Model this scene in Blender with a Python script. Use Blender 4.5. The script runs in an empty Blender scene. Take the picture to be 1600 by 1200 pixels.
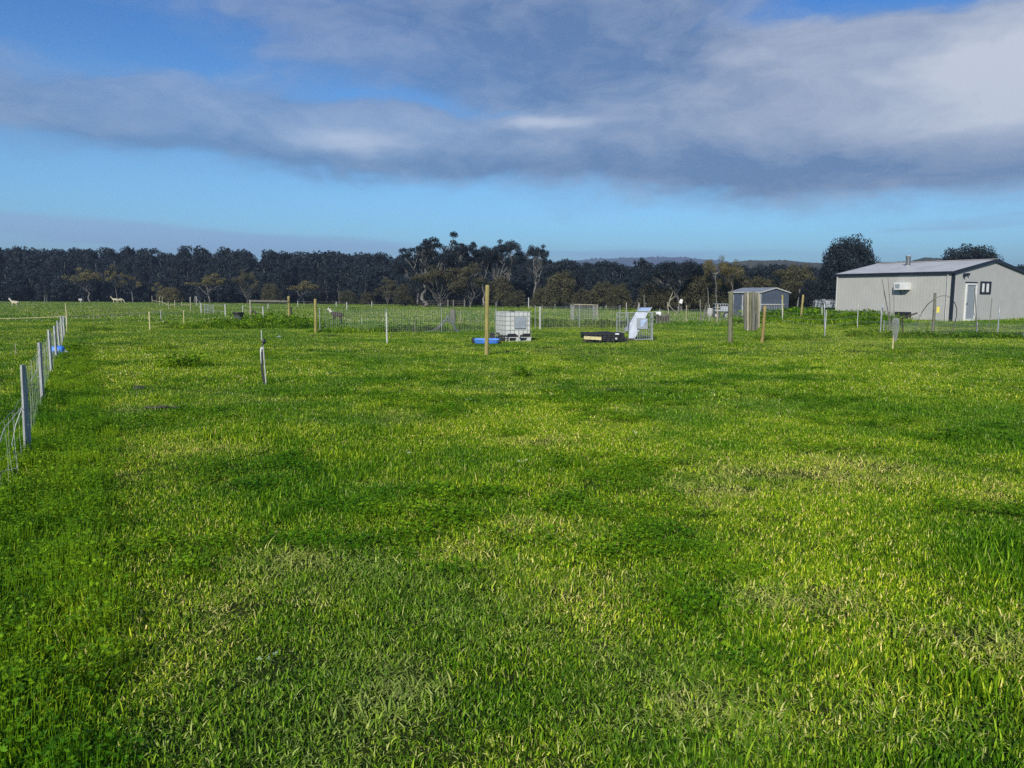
import bpy, bmesh, math, random
import numpy as np
from mathutils import Vector, Matrix, Euler

# ------------------------------------------------------------------ camera, sky, sun, exposure
S = bpy.context.scene
COL = S.collection
R = math.radians
FPX, CAMZ, PITCH, ROLL = 1202.0, 1.6, R(6.41), R(0.35)
cam_data = bpy.data.cameras.new("camera")
cam = bpy.data.objects.new("camera", cam_data)
COL.objects.link(cam)
cam_data.sensor_width = 36.0
cam_data.lens = FPX * 36.0 / 1600.0
cam_data.clip_start, cam_data.clip_end = 0.05, 20000
cF = Vector((0, math.cos(PITCH), -math.sin(PITCH)))
cR0 = Vector((1, 0, 0)); cU0 = cR0.cross(cF)
cR = cR0 * math.cos(ROLL) + cU0 * math.sin(ROLL)
cU = cU0 * math.cos(ROLL) - cR0 * math.sin(ROLL)
mat = Matrix((cR, cU, -cF)).transposed().to_4x4()
mat.translation = (0, 0, CAMZ)
cam.matrix_world = mat
S.camera = cam
S.render.engine = 'CYCLES'
S.cycles.max_bounces = 6
S.cycles.diffuse_bounces = 3
S.cycles.transparent_max_bounces = 8
S.cycles.volume_bounces = 0
S.cycles.use_denoising = False
S.cycles.denoiser = 'OPENIMAGEDENOISE'
S.cycles.denoising_input_passes = 'RGB_ALBEDO_NORMAL'
S.cycles.denoising_prefilter = 'ACCURATE'
S.view_settings.view_transform = 'Standard'
S.view_settings.look = 'None'
S.view_settings.exposure = 0.20
S.view_settings.gamma = 1.0

SUN_EL = R(31); SUN_DIR = Vector((-0.30, -0.95, 0)).normalized()
SUN_AZ = math.atan2(SUN_DIR.x, SUN_DIR.y)
sd = Vector((SUN_DIR.x * math.cos(SUN_EL), SUN_DIR.y * math.cos(SUN_EL), math.sin(SUN_EL)))
sl = bpy.data.lights.new("sun", 'SUN'); sl.energy = 4.5; sl.angle = R(1.5); sl.color = (1.0, 0.94, 0.83)
sun = bpy.data.objects.new("sun", sl); COL.objects.link(sun)
sun.rotation_euler = (-sd).to_track_quat('-Z', 'Y').to_euler()
sun.location = (0, -20, 40)

def ray(px, py):
    return cF + cR * ((px - 800) / FPX) + cU * ((600 - py) / FPX)

def azel(px, py):
    r = ray(px, py).normalized()
    return math.atan2(r.x, r.y), math.asin(r.z)

world = bpy.data.worlds.new("World"); S.world = world; world.use_nodes = True
wt = world.node_tree

class NG:
    """small node-expression helper"""
    def __init__(s, t): s.t = t
    def new(s, typ, **kw):
        n = s.t.nodes.new(typ)
        for k, v in kw.items(): setattr(n, k, v)
        return n
    def put(s, sock, v):
        if isinstance(v, bpy.types.NodeSocket): s.t.links.new(v, sock)
        else: sock.default_value = v
    def m(s, op, a, b=None, c=None, clamp=False):
        n = s.new('ShaderNodeMath', operation=op, use_clamp=clamp)
        s.put(n.inputs[0], a)
        if b is not None: s.put(n.inputs[1], b)
        if c is not None: s.put(n.inputs[2], c)
        return n.outputs[0]
    def mix(s, f, a, b, blend='MIX'):
        n = s.new('ShaderNodeMix', data_type='RGBA', blend_type=blend)
        s.put(n.inputs[0], f); s.put(n.inputs[6], a); s.put(n.inputs[7], b)
        return n.outputs[2]
    def noise(s, vec, scale, detail=4, rough=.5, dist=0.):
        n = s.new('ShaderNodeTexNoise')
        if vec is not None: s.put(n.inputs['Vector'], vec)
        n.inputs['Scale'].default_value = scale; n.inputs['Detail'].default_value = detail
        n.inputs['Roughness'].default_value = rough; n.inputs['Distortion'].default_value = dist
        return n.outputs[0]
    def ramp(s, f, lo, hi, a=0., b=1., smooth=True):
        n = s.new('ShaderNodeMapRange', interpolation_type='SMOOTHSTEP' if smooth else 'LINEAR')
        s.put(n.inputs[0], f)
        for i, v in enumerate((lo, hi, a, b)): n.inputs[i + 1].default_value = v
        return n.outputs[0]
    def xyz(s, x, y, z):
        n = s.new('ShaderNodeCombineXYZ')
        s.put(n.inputs[0], x); s.put(n.inputs[1], y); s.put(n.inputs[2], z)
        return n.outputs[0]

def build_sky():
    g = NG(wt)
    for n in list(wt.nodes): wt.nodes.remove(n)
    out = g.new('ShaderNodeOutputWorld'); bg = g.new('ShaderNodeBackground')
    wt.links.new(bg.outputs[0], out.inputs[0])
    bg.inputs['Strength'].default_value = 0.10
    sky = g.new('ShaderNodeTexSky', sky_type='NISHITA')
    sky.sun_disc = False; sky.sun_elevation = SUN_EL; sky.sun_rotation = SUN_AZ
    sky.air_density = 1.0; sky.dust_density = 0.3; sky.ozone_density = 2.2
    tc = g.new('ShaderNodeTexCoord')
    sp = g.new('ShaderNodeSeparateXYZ'); wt.links.new(tc.outputs['Generated'], sp.inputs[0])
    u0 = g.m('ARCTAN2', sp.outputs[0], sp.outputs[1]); v0 = g.m('ARCSINE', sp.outputs[2])
    # domain warp
    w0 = g.xyz(g.m('MULTIPLY', u0, 3.0), g.m('MULTIPLY', v0, 7.0), 0.0)
    wa = g.noise(w0, 1.6, 4, .55)
    wb = g.noise(g.xyz(g.m('MULTIPLY_ADD', u0, 3.0, 9.3), g.m('MULTIPLY', v0, 7.0), 4.0), 1.6, 4, .55)
    u = g.m('MULTIPLY_ADD', g.m('SUBTRACT', wa, .5), .22, u0)
    v = g.m('MULTIPLY_ADD', g.m('SUBTRACT', wb, .5), .075, v0)
    def blob(px, py, wx, wy, amp, uu=u, vv=v, tilt=0.0):
        a, e = azel(px, py)
        du = g.m('SUBTRACT', uu, a); dv = g.m('SUBTRACT', vv, e)
        if tilt: dv = g.m('MULTIPLY_ADD', du, -tilt, dv)
        q = g.m('ADD', g.m('POWER', g.m('ABSOLUTE', g.m('MULTIPLY', du, FPX / wx)), 2.0),
                g.m('POWER', g.m('ABSOLUTE', g.m('MULTIPLY', dv, FPX / wy)), 2.0))
        return g.m('MULTIPLY', g.m('EXPONENT', g.m('MULTIPLY', q, -1.0)), amp)
    def total(lst):
        t = None
        for b in lst: t = b if t is None else g.m('ADD', t, b)
        return t
    cov = total([
        blob(120, 162, 330, 54, .95, tilt=-.10), blob(420, 202, 260, 40, 1.0, tilt=-.08),
        blob(700, 212, 260, 38, .95), blob(1010, 222, 330, 48, 1.1), blob(1380, 185, 330, 90, 1.3),
        blob(1600, 120, 260, 130, .9), blob(720, 70, 330, 75, .85), blob(960, 70, 200, 110, .7),
        blob(1150, 130, 200, 90, .7), blob(800, -260, 700, 220, .7),
        blob(850, 178, 120, 14, -.7), blob(620, 165, 190, 14, -.45), blob(1300, 8, 300, 30, -.5),
        blob(150, 50, 380, 60, -.35), blob(560, 100, 230, 60, .30),
    ])
    # away from the photographed part of the sky the cover is broken cloud
    back = g.ramp(g.m('ABSOLUTE', u0), .75, 1.3, 0., .42)
    fn = g.noise(g.xyz(g.m('MULTIPLY', u, 1.0), g.m('MULTIPLY', v, 2.6), 1.7), 5.5, 7, .55)
    fine = g.noise(g.xyz(g.m('MULTIPLY', u, 1.0), g.m('MULTIPLY', v, 2.2), 6.2), 15, 6, .6)
    field = g.m('ADD', g.m('ADD', cov, back), g.m('MULTIPLY_ADD', g.m('SUBTRACT', fn, .5), 1.0, g.m('MULTIPLY', g.m('SUBTRACT', fine, .5), .55)))
    cover = g.ramp(field, .08, .90)
    # low streaks of cloud above the horizon
    st = g.noise(g.xyz(g.m('MULTIPLY', u0, 1.0), g.m('MULTIPLY', v0, 16.0), 3.1), 4.2, 5, .5)
    low = total([blob(260, 372, 420, 24, .95, u0, v0, tilt=-.03), blob(980, 395, 420, 14, .5, u0, v0), blob(1560, 340, 160, 40, .45, u0, v0)])
    lowc = g.ramp(g.m('MULTIPLY_ADD', g.m('SUBTRACT', st, .5), 1.3, low), .28, .80)
    # light and shade inside the clouds
    lit = total([blob(540, 225, 75, 18, .75), blob(860, 188, 75, 11, .60), blob(1250, 75, 110, 45, .25), blob(1570, 115, 120, 70, .80),
                 blob(1420, 150, 220, 90, .18), blob(620, 190, 110, 18, .25), blob(1100, 170, 120, 30, .2),
                 blob(1060, 262, 420, 26, -.28), blob(830, 90, 300, 90, -.20), blob(300, 240, 330, 26, -.22), blob(1400, 262, 250, 30, -.25)])
    litn = g.m('ADD', lit, g.m('MULTIPLY_ADD', g.m('SUBTRACT', fine, .5), .75, g.m('MULTIPLY', g.m('SUBTRACT', fn, .5), .55)))
    f = g.m('ADD', litn, .27, clamp=True)
    K = 10.0
    dark = (.105 * K, .180 * K, .335 * K, 1); light = (.58 * K, .61 * K, .67 * K, 1)
    cc = g.mix(f, dark, light)
    tint = g.mix(g.ramp(v0, .10, .38), (.55, .98, 1.28, 1), (.22, .63, 1.12, 1))
    skyc = g.mix(1.0, sky.outputs[0], tint, 'MULTIPLY')
    lowcol = (.30 * K, .46 * K, .74 * K, 1)
    c1 = g.mix(g.m('MULTIPLY', lowc, .62), skyc, lowcol)
    thin = g.m('SUBTRACT', .92, blob(250, 90, 520, 150, .38))
    c2 = g.mix(g.m('MULTIPLY', cover, thin), c1, cc)
    wt.links.new(c2, bg.inputs['Color'])
build_sky()

# ------------------------------------------------------------------ helpers
rng = np.random.default_rng(7)
HOUSE_C = (29.0, 48.0)

def gh(x, y):
    """height of the paddock"""
    d = math.hypot(x - HOUSE_C[0], y - HOUSE_C[1])
    t = min(1, max(0, (17 - d) / 9)); z = .36 * t * t * (3 - 2 * t)
    fade = min(1, max(0, (70 - y) / 40))
    z += fade * (.025 * math.sin(x * .9 + 1.3 * math.sin(y * .5)) * math.cos(y * .7 + .4) + .035 * math.sin(x * .21 + y * .17)
                 + .012 * math.sin(x * 2.3 + y * 1.1) * math.sin(y * 1.9))
    return z

def at(px, py):
    """the point of the ground seen at a pixel of the 1600 x 1200 photograph"""
    r = ray(px, py); z = 0.
    for _ in range(12):
        t = (z - CAMZ) / r.z
        z = gh(r.x * t, r.y * t)
    return Vector((r.x * t, r.y * t, z))

def top_h(p, py, px=None):
    """height above p of whatever stands at p and reaches row py"""
    d = p - Vector((0, 0, CAMZ)); dep = d.dot(cF)
    # solve for z: (600-py)/f = (d+z).U/(d+z).F
    k = (600 - py) / FPX
    return (k * dep - d.dot(cU)) / (cU.z - k * cF.z)

def tag(o, label=None, cat=None, group=None, kind=None):
    if label: o['label'] = label
    if cat: o['category'] = cat
    if group: o['group'] = group
    if kind: o['kind'] = kind
    return o

def thing(name, loc, label, cat, rz=0., group=None):
    o = bpy.data.objects.new(name, None); COL.objects.link(o)
    o.location = loc; o.rotation_euler = (0, 0, rz); o.empty_display_size = .2
    return tag(o, label, cat, group)

class MB:
    """collects shapes and links them as one mesh object"""
    def __init__(s): s.v = []; s.f = []; s.sm = []
    def add(s, vs, fs, smooth=False):
        b = len(s.v); s.v += [tuple(p) for p in vs]
        s.f += [tuple(i + b for i in q) for q in fs]; s.sm += [smooth] * len(fs)
    def box(s, c, d, rot=None, taper=1.0):
        x, y, z = d[0] / 2, d[1] / 2, d[2] / 2
        vs = [Vector((sx * x * (taper if sz > 0 else 1), sy * y * (taper if sz > 0 else 1), sz * z)) for sz in (-1, 1) for sx, sy in ((-1, -1), (1, -1), (1, 1), (-1, 1))]
        if rot is not None: vs = [rot @ v for v in vs]
        vs = [v + Vector(c) for v in vs]
        s.add(vs, [(3, 2, 1, 0), (4, 5, 6, 7), (0, 1, 5, 4), (1, 2, 6, 5), (2, 3, 7, 6), (3, 0, 4, 7)])
    def beam(s, a, b, w, h):
        a, b = Vector(a), Vector(b); d = b - a
        q = d.to_track_quat('X', 'Z').to_matrix()
        s.box((a + b) / 2, (d.length, w, h), q)
    def tube(s, pts, rad, n=8, cap=True):
        pts = [Vector(p) for p in pts]
        if not hasattr(rad, '__len__'): rad = [rad] * len(pts)
        vs = []; fs = []
        for i, p in enumerate(pts):
            t = (pts[min(i + 1, len(pts) - 1)] - pts[max(i - 1, 0)]).normalized()
            ref = Vector((0, 0, 1)) if abs(t.z) < .9 else Vector((1, 0, 0))
            a = t.cross(ref).normalized(); b = t.cross(a).normalized()
            for k in range(n):
                an = 2 * math.pi * k / n
                vs.append(p + (a * math.cos(an) + b * math.sin(an)) * rad[i])
        for i in range(len(pts) - 1):
            for k in range(n):
                k2 = (k + 1) % n
                fs.append((i * n + k, i * n + k2, (i + 1) * n + k2, (i + 1) * n + k))
        s.add(vs, fs, n > 4)
        if cap:
            m = len(pts) - 1
            s.add([vs[k] for k in range(n)], [tuple(range(n))])
            s.add([vs[m * n + k] for k in range(n)], [tuple(range(n))[::-1]])
    def lathe(s, prof, c=(0, 0, 0), n=20):
        vs = []; fs = []
        for r, z in prof:
            for k in range(n):
                a = 2 * math.pi * k / n; vs.append((c[0] + r * math.cos(a), c[1] + r * math.sin(a), c[2] + z))
        for i in range(len(prof) - 1):
            for k in range(n):
                k2 = (k + 1) % n; fs.append((i * n + k, i * n + k2, (i + 1) * n + k2, (i + 1) * n + k))
        s.add(vs, fs, True)
    def poly(s, pts, thick):
        """a flat polygon with thickness along the vector thick"""
        n = len(pts); t = Vector(thick); pts = [Vector(p) for p in pts]
        vs = pts + [p + t for p in pts]
        s.add(vs, [tuple(range(n))[::-1], tuple(range(n, 2 * n))] + [(i, (i + 1) % n, (i + 1) % n + n, i + n) for i in range(n)])
    def mesh(s, name, m):
        me = bpy.data.meshes.new(name); me.from_pydata(s.v, [], s.f); me.materials.append(m)
        me.polygons.foreach_set('use_smooth', s.sm); me.update()
        return me
    def build(s, name, m, parent=None, bevel=0):
        me = s.mesh(name, m)
        bm = bmesh.new(); bm.from_mesh(me); bmesh.ops.recalc_face_normals(bm, faces=bm.faces); bm.to_mesh(me); bm.free()
        o = bpy.data.objects.new(name, me); COL.objects.link(o)
        if parent: o.parent = parent
        if bevel:
            md = o.modifiers.new('bevel', 'BEVEL'); md.width = bevel; md.segments = 2; md.limit_method = 'ANGLE'
        return o

def pmat(name, col, rough=.7, var=.25, scale=6., bump=0., bscale=30., metal=0., spec=.4, stretch=None, col2=None, wave=None):
    m = bpy.data.materials.new(name); m.use_nodes = True
    g = NG(m.node_tree); b = m.node_tree.nodes['Principled BSDF']
    tc = g.new('ShaderNodeTexCoord'); vec = tc.outputs['Object']
    if stretch:
        mp = g.new('ShaderNodeMapping'); g.put(mp.inputs[0], vec); mp.inputs['Scale'].default_value = stretch; vec = mp.outputs[0]
    n = g.noise(vec, scale, 6, .6)
    c2 = col2 or tuple(c * (1 - var * 1.3) for c in col)
    c1 = col if col2 else tuple(min(1, c * (1 + var * .6)) for c in col)
    g.put(b.inputs['Base Color'], g.mix(g.ramp(n, .32, .68), (*c1, 1), (*c2, 1)))
    b.inputs['Roughness'].default_value = rough; b.inputs['Metallic'].default_value = metal
    b.inputs['Specular IOR Level'].default_value = spec
    h = None
    if bump: h = g.noise(vec, bscale, 5, .6)
    if wave:
        w = g.new('ShaderNodeTexWave', wave_type='BANDS', bands_direction=wave[0], wave_profile='SIN')
        g.put(w.inputs['Vector'], tc.outputs['Object']); w.inputs['Scale'].default_value = wave[1]
        h = w.outputs['Fac']
    if h is not None:
        bp = g.new('ShaderNodeBump'); bp.inputs['Strength'].default_value = bump if not wave else wave[2]; bp.inputs['Distance'].default_value = .02
        g.put(bp.inputs['Height'], h); g.put(b.inputs['Normal'], bp.outputs[0])
    return m

M = dict(
    pine=pmat('treated_pine', (.32, .27, .09), .8, .3, 5, .4, 40, stretch=(6, 6, .6)),
    greywood=pmat('weathered_timber', (.17, .165, .13), .85, .4, 6, .5, 40, stretch=(8, 8, .5)),
    olivewood=pmat('mossy_round_post', (.17, .17, .10), .85, .35, 5, .5, 40, stretch=(8, 8, .6)),
    brownwood=pmat('brown_stake', (.30, .22, .08), .85, .3, 5, .4, 40, stretch=(6, 6, .6)),
    palewood=pmat('pale_sawn_timber', (.36, .33, .23), .8, .25, 5, .3, 40, stretch=(6, 6, .6)),
    white=pmat('white_post_paint', (.46, .46, .435), .55, .12, 9),
    cream=pmat('cream_tape', (.55, .49, .24), .6, .15, 9),
    galv=pmat('galvanised_steel', (.38, .40, .42), .45, .18, 7, metal=.35),
    wire=pmat('wire_mesh', (.34, .35, .34), .5, .15, 7, metal=.3),
    netwhite=pmat('white_netting', (.46, .47, .45), .6, .1, 9),
    black=pmat('black_plastic', (.020, .021, .024), .5, .3, 9),
    darkwood=pmat('dark_timber', (.05, .045, .035), .8, .3, 5),
    blue=pmat('blue_plastic', (.07, .24, .72), .4, .15, 5),
    ibc=pmat('milky_plastic', (.56, .57, .53), .4, .10, 3),
    plate=pmat('grey_plate', (.30, .33, .36), .5, .12, 4),
    cladding=pmat('cream_cladding', (.41, .405, .375), .55, .04, 1.2, wave=('Y', 1.6, .16)),
    cladding_x=pmat('cream_cladding_gable', (.43, .425, .395), .55, .04, 1.2, wave=('X', 1.6, .16)),
    roofing=pmat('pale_roof_steel', (.46, .46, .45), .5, .10, 1.0, spec=.3, wave=('Y', 1.6, .16)),
    trim=pmat('dark_trim', (.014, .020, .030), .4, .2, 5),
    shedwall=pmat('slate_steel', (.085, .105, .14), .5, .12, 1.5, wave=('Y', 2.0, .8)),
    shedwall_x=pmat('slate_steel_gable', (.085, .105, .14), .5, .12, 1.5, wave=('X', 2.0, .8)),
    shedroof=pmat('shed_roof_steel', (.22, .24, .27), .5, .1, 1.5, wave=('Y', 2.0, .8)),
    glass=pmat('window_glass', (.10, .12, .14), .08, .2, 3, spec=.9),
    screen=pmat('door_screen', (.27, .30, .33), .5, .1, 30),
    curtain=pmat('curtain', (.70, .70, .68), .8, .1, 8),
    concrete=pmat('concrete', (.38, .37, .33), .9, .2, 4, .3, 30),
    yellow=pmat('yellow_tag', (.70, .60, .08), .5, .1, 9),
    rag=pmat('white_rag', (.72, .72, .70), .8, .1, 9),
    hose=pmat('black_hose', (.045, .042, .036), .4, .2, 9),
    bark=pmat('pale_bark', (.16, .155, .14), .9, .45, 3, stretch=(2, 2, .5)),
    barkdark=pmat('dark_bark', (.035, .034, .032), .9, .4, 3, stretch=(2, 2, .5)),
    fleece=pmat('cream_fleece', (.50, .45, .30), .95, .2, 9, .8, 30),
    brownfleece=pmat('brown_fleece', (.060, .045, .036), .95, .3, 9, .8, 30),
    whitefleece=pmat('white_fleece', (.56, .54, .46), .95, .15, 9, .8, 30),
)

# ------------------------------------------------------------------ ground
def patch_tone(g, pos):
    """broad patches of the pasture: 0 deep green .. 1 yellowing, in world metres"""
    a = g.noise(pos, .16, 3, .5); b = g.noise(pos, .75, 4, .6)
    return g.m('ADD', g.m('MULTIPLY', a, .5), g.m('MULTIPLY', b, .5))

def ground_material():
    m = bpy.data.materials.new('pasture_ground'); m.use_nodes = True
    g = NG(m.node_tree); b = m.node_tree.nodes['Principled BSDF']
    geo = g.new('ShaderNodeNewGeometry'); pos = geo.outputs['Position']
    t = g.ramp(patch_tone(g, pos), .41, .59)
    c = g.mix(t, (.034, .058, .007, 1), (.070, .088, .016, 1))
    dirt = g.ramp(g.noise(pos, 1.3, 5, .6), .60, .74)
    c = g.mix(g.m('MULTIPLY', dirt, .45), c, (.19, .165, .075, 1))
    fine = g.noise(pos, 45, 4, .7)
    c = g.mix(g.ramp(fine, .3, .7, 0, .6), c, (.012, .018, .005, 1))
    big = g.ramp(g.noise(pos, .035, 3, .5), .50, .66)
    c = g.mix(g.m('MULTIPLY', big, .55), c, (.25, .235, .085, 1))
    g.put(b.inputs['Base Color'], c); b.inputs['Roughness'].default_value = 1.0
    b.inputs['Specular IOR Level'].default_value = .1
    bp = g.new('ShaderNodeBump'); bp.inputs['Strength'].default_value = .8; bp.inputs['Distance'].default_value = .04
    g.put(bp.inputs['Height'], fine); g.put(b.inputs['Normal'], bp.outputs[0])
    return m

def make_ground():
    def axis(lo, hi, inner, step, growth=1.22):
        a = list(np.arange(inner[0], inner[1] + 1e-6, step)); s = step
        while a[-1] < hi: s *= growth; a.append(min(hi, a[-1] + s))
        s = step
        while a[0] > lo: s *= growth; a.insert(0, max(lo, a[0] - s))
        return a
    xs = axis(-6000, 6000, (-40, 50), .5); ys = axis(-300, 9000, (-4, 66), .5)
    v = [(x, y, gh(x, y)) for y in ys for x in xs]; n = len(xs)
    f = [(j * n + i, j * n + i + 1, (j + 1) * n + i + 1, (j + 1) * n + i) for j in range(len(ys) - 1) for i in range(n - 1)]
    me = bpy.data.meshes.new('ground'); me.from_pydata(v, [], f); me.materials.append(ground_material())
    me.polygons.foreach_set('use_smooth', [True] * len(f))
    o = bpy.data.objects.new('ground', me); COL.objects.link(o)
    tag(o, kind='structure')
make_ground()

def make_hills():
    """wooded ridges on the horizon"""
    def ridge(name, prof, dist, depth, col, rough_px, seed):
        rr = np.random.default_rng(seed)
        top = []; px0, px1 = prof[0][0], prof[-1][0]
        for px in np.arange(px0, px1, 2.0):
            py = np.interp(px, [p[0] for p in prof], [p[1] for p in prof]) - abs(rr.normal()) * rough_px * (.5 + .5 * math.sin(px * .13))
            r = ray(px, py); t = dist / r.y
            top.append(Vector((r.x * t, dist, CAMZ + r.z * t)))
        mb = MB(); vs = []; n = len(top)
        for k, (dy, hz) in enumerate(((-depth, -.2), (-depth * .5, .45), (-depth * .15, .85), (0, 1), (depth * .6, .7), (depth * 1.4, -.2))):
            for p in top: vs.append((p.x * (1 + dy / dist), p.y + dy, max(p.z, 1) * hz + (rr.normal() * .03 * p.z if 0 < hz < 1 else 0)))
        fs = [(k * n + i, k * n + i + 1, (k + 1) * n + i + 1, (k + 1) * n + i) for k in range(5) for i in range(n - 1)]
        mb.add(vs, fs, False)
        o = mb.build(name, pmat(name + '_cover', col, .95, .3, .01)); tag(o, kind='structure')
    ridge('hills', ((780, 440), (830, 418), (870, 409), (930, 405), (990, 403), (1060, 402), (1130, 408), (1180, 420), (1260, 440)), 3000, 500, (.020, .030, .024), 1.8, 3)
    ridge('hill', ((1060, 440), (1120, 412), (1170, 407), (1230, 407), (1270, 411), (1300, 411), (1420, 409), (1445, 402), (1475, 405), (1560, 414), (1700, 425), (1900, 440)), 620, 160, (.050, .050, .028), .7, 4)
make_hills()

# ------------------------------------------------------------------ scatter by geometry nodes (grass, weeds, far wood)
def scatter(name, protos, pts, idx, rot, scl, tone):
    coll = bpy.data.collections.new(name + '_kinds')
    for o in protos: coll.objects.link(o)
    me = bpy.data.meshes.new(name); me.from_pydata([tuple(p) for p in pts], [], [])
    for an, ty, key, data in (('pick', 'INT', 'value', np.asarray(idx, np.int32)), ('scl', 'FLOAT_VECTOR', 'vector', np.asarray(scl, np.float32).ravel()),
                              ('turn', 'FLOAT_VECTOR', 'vector', np.asarray(rot, np.float32).ravel()), ('tone', 'FLOAT', 'value', np.asarray(tone, np.float32))):
        a = me.attributes.new(an, ty, 'POINT'); a.data.foreach_set(key, data)
    o = bpy.data.objects.new(name, me); COL.objects.link(o)
    ng = bpy.data.node_groups.new(name + '_scatter', 'GeometryNodeTree')
    ng.interface.new_socket('Geometry', in_out='INPUT', socket_type='NodeSocketGeometry')
    ng.interface.new_socket('Geometry', in_out='OUTPUT', socket_type='NodeSocketGeometry')
    N, L = ng.nodes, ng.links
    gi, go = N.new('NodeGroupInput'), N.new('NodeGroupOutput')
    ip = N.new('GeometryNodeInstanceOnPoints'); ci = N.new('GeometryNodeCollectionInfo')
    ci.inputs['Collection'].default_value = coll; ci.inputs['Separate Children'].default_value = True; ci.inputs['Reset Children'].default_value = True
    def na(n, t):
        q = N.new('GeometryNodeInputNamedAttribute'); q.data_type = t; q.inputs[0].default_value = n
        return q.outputs[0]
    er = N.new('FunctionNodeEulerToRotation')
    L.new(gi.outputs[0], ip.inputs['Points']); L.new(ci.outputs[0], ip.inputs['Instance'])
    ip.inputs['Pick Instance'].default_value = True
    L.new(na('pick', 'INT'), ip.inputs['Instance Index']); L.new(na('turn', 'FLOAT_VECTOR'), er.inputs[0])
    L.new(er.outputs[0], ip.inputs['Rotation']); L.new(na('scl', 'FLOAT_VECTOR'), ip.inputs['Scale'])
    L.new(ip.outputs[0], go.inputs[0])
    md = o.modifiers.new('scatter', 'NODES'); md.node_group = ng
    return o

def raw_mesh(name, V, Fq, material, colors=None, smooth=False):
    me = bpy.data.meshes.new(name); me.from_pydata(V.tolist() if hasattr(V, 'tolist') else V, [], Fq.tolist() if hasattr(Fq, 'tolist') else Fq)
    me.materials.append(material)
    if colors is not None:
        a = me.color_attributes.new('tint', 'FLOAT_COLOR', 'POINT')
        c = np.ones((len(me.vertices), 4), np.float32); c[:, :3] = colors
        a.data.foreach_set('color', c.ravel())
    if smooth: me.polygons.foreach_set('use_smooth', [True] * len(me.polygons))
    me.update()
    return me

def grass_material():
    m = bpy.data.materials.new('grass_blades'); m.use_nodes = True
    g = NG(m.node_tree); nt = m.node_tree; b = nt.nodes['Principled BSDF']; out = nt.nodes['Material Output']
    at_ = g.new('ShaderNodeAttribute', attribute_name='tint')
    tn = g.new('ShaderNodeAttribute', attribute_name='tone', attribute_type='INSTANCER')
    geo = g.new('ShaderNodeNewGeometry'); pos = geo.outputs['Position']
    t = g.ramp(patch_tone(g, pos), .41, .59)
    c = g.mix(1.0, at_.outputs['Color'], g.mix(t, (.50, .68, .45, 1), (1.42, 1.22, 1.10, 1)), 'MULTIPLY')
    c = g.mix(g.m('MULTIPLY', tn.outputs['Fac'], .8), c, (.36, .37, .11, 1))
    big = g.ramp(g.noise(pos, .035, 3, .5), .50, .66)
    c = g.mix(g.m('MULTIPLY', big, .30), c, (.22, .23, .075, 1))
    g.put(b.inputs['Base Color'], c); b.inputs['Roughness'].default_value = .55; b.inputs['Specular IOR Level'].default_value = .10
    tr = g.new('ShaderNodeBsdfTranslucent'); g.put(tr.inputs[0], c)
    mx = g.new('ShaderNodeMixShader'); mx.inputs[0].default_value = .16
    nt.links.new(b.outputs[0], mx.inputs[1]); nt.links.new(tr.outputs[0], mx.inputs[2]); nt.links.new(mx.outputs[0], out.inputs[0])
    return m
GRASS = grass_material()
DEEP, MID, BRIGHT, STRAW = np.array((.056, .142, .004)), np.array((.152, .290, .007)), np.array((.405, .530, .034)), np.array((.62, .60, .22))

def tuft(name, seed, size, n, h, w, lean=.45, probs=(.35, .40, .20, .05), lie=0., hue=(1, 1, 1)):
    r = np.random.default_rng(seed); V = []; F = []; C = []
    cols = (DEEP, MID, BRIGHT, STRAW)
    for i in range(n):
        x, y = r.normal(0, size * .32, 2); hh = r.uniform(*h) * r.uniform(.55, 1.1); ww = r.uniform(*w)
        a = r.uniform(0, 2 * math.pi); ln = abs(r.normal(0, lean)) + lie * r.uniform(.7, 1.6)
        d = np.array((math.cos(a), math.sin(a))); fa = a + math.pi / 2 + r.normal(0, .5)
        s = np.array((math.cos(fa), math.sin(fa)))
        c = cols[r.choice(4, p=probs)] * r.uniform(.75, 1.25) * np.array(hue)
        tw = r.normal(0, .3)
        b = len(V); segs = 3
        for k in range(segs + 1):
            t = k / segs; ang = ln * t * 1.25
            hor = hh * (t * math.sin(ang) * .9); z = hh * t * math.cos(ang * .8) - .012
            p = np.array((x, y)) + d * hor
            s2 = np.array((math.cos(fa + tw * t * 2), math.sin(fa + tw * t * 2)))
            if k < segs:
                wk = ww * (1, .95, .7)[k] / 2
                V.append((*(p - s2 * wk), z)); V.append((*(p + s2 * wk), z)); C += [c, c]
            else:
                V.append((*p, z)); C.append(c * 1.1)
        F += [(b, b + 1, b + 3, b + 2), (b + 2, b + 3, b + 5, b + 4), (b + 4, b + 5, b + 6)]
    me = raw_mesh(name, V, F, GRASS, np.array(C))
    return bpy.data.objects.new(name, me)

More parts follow.
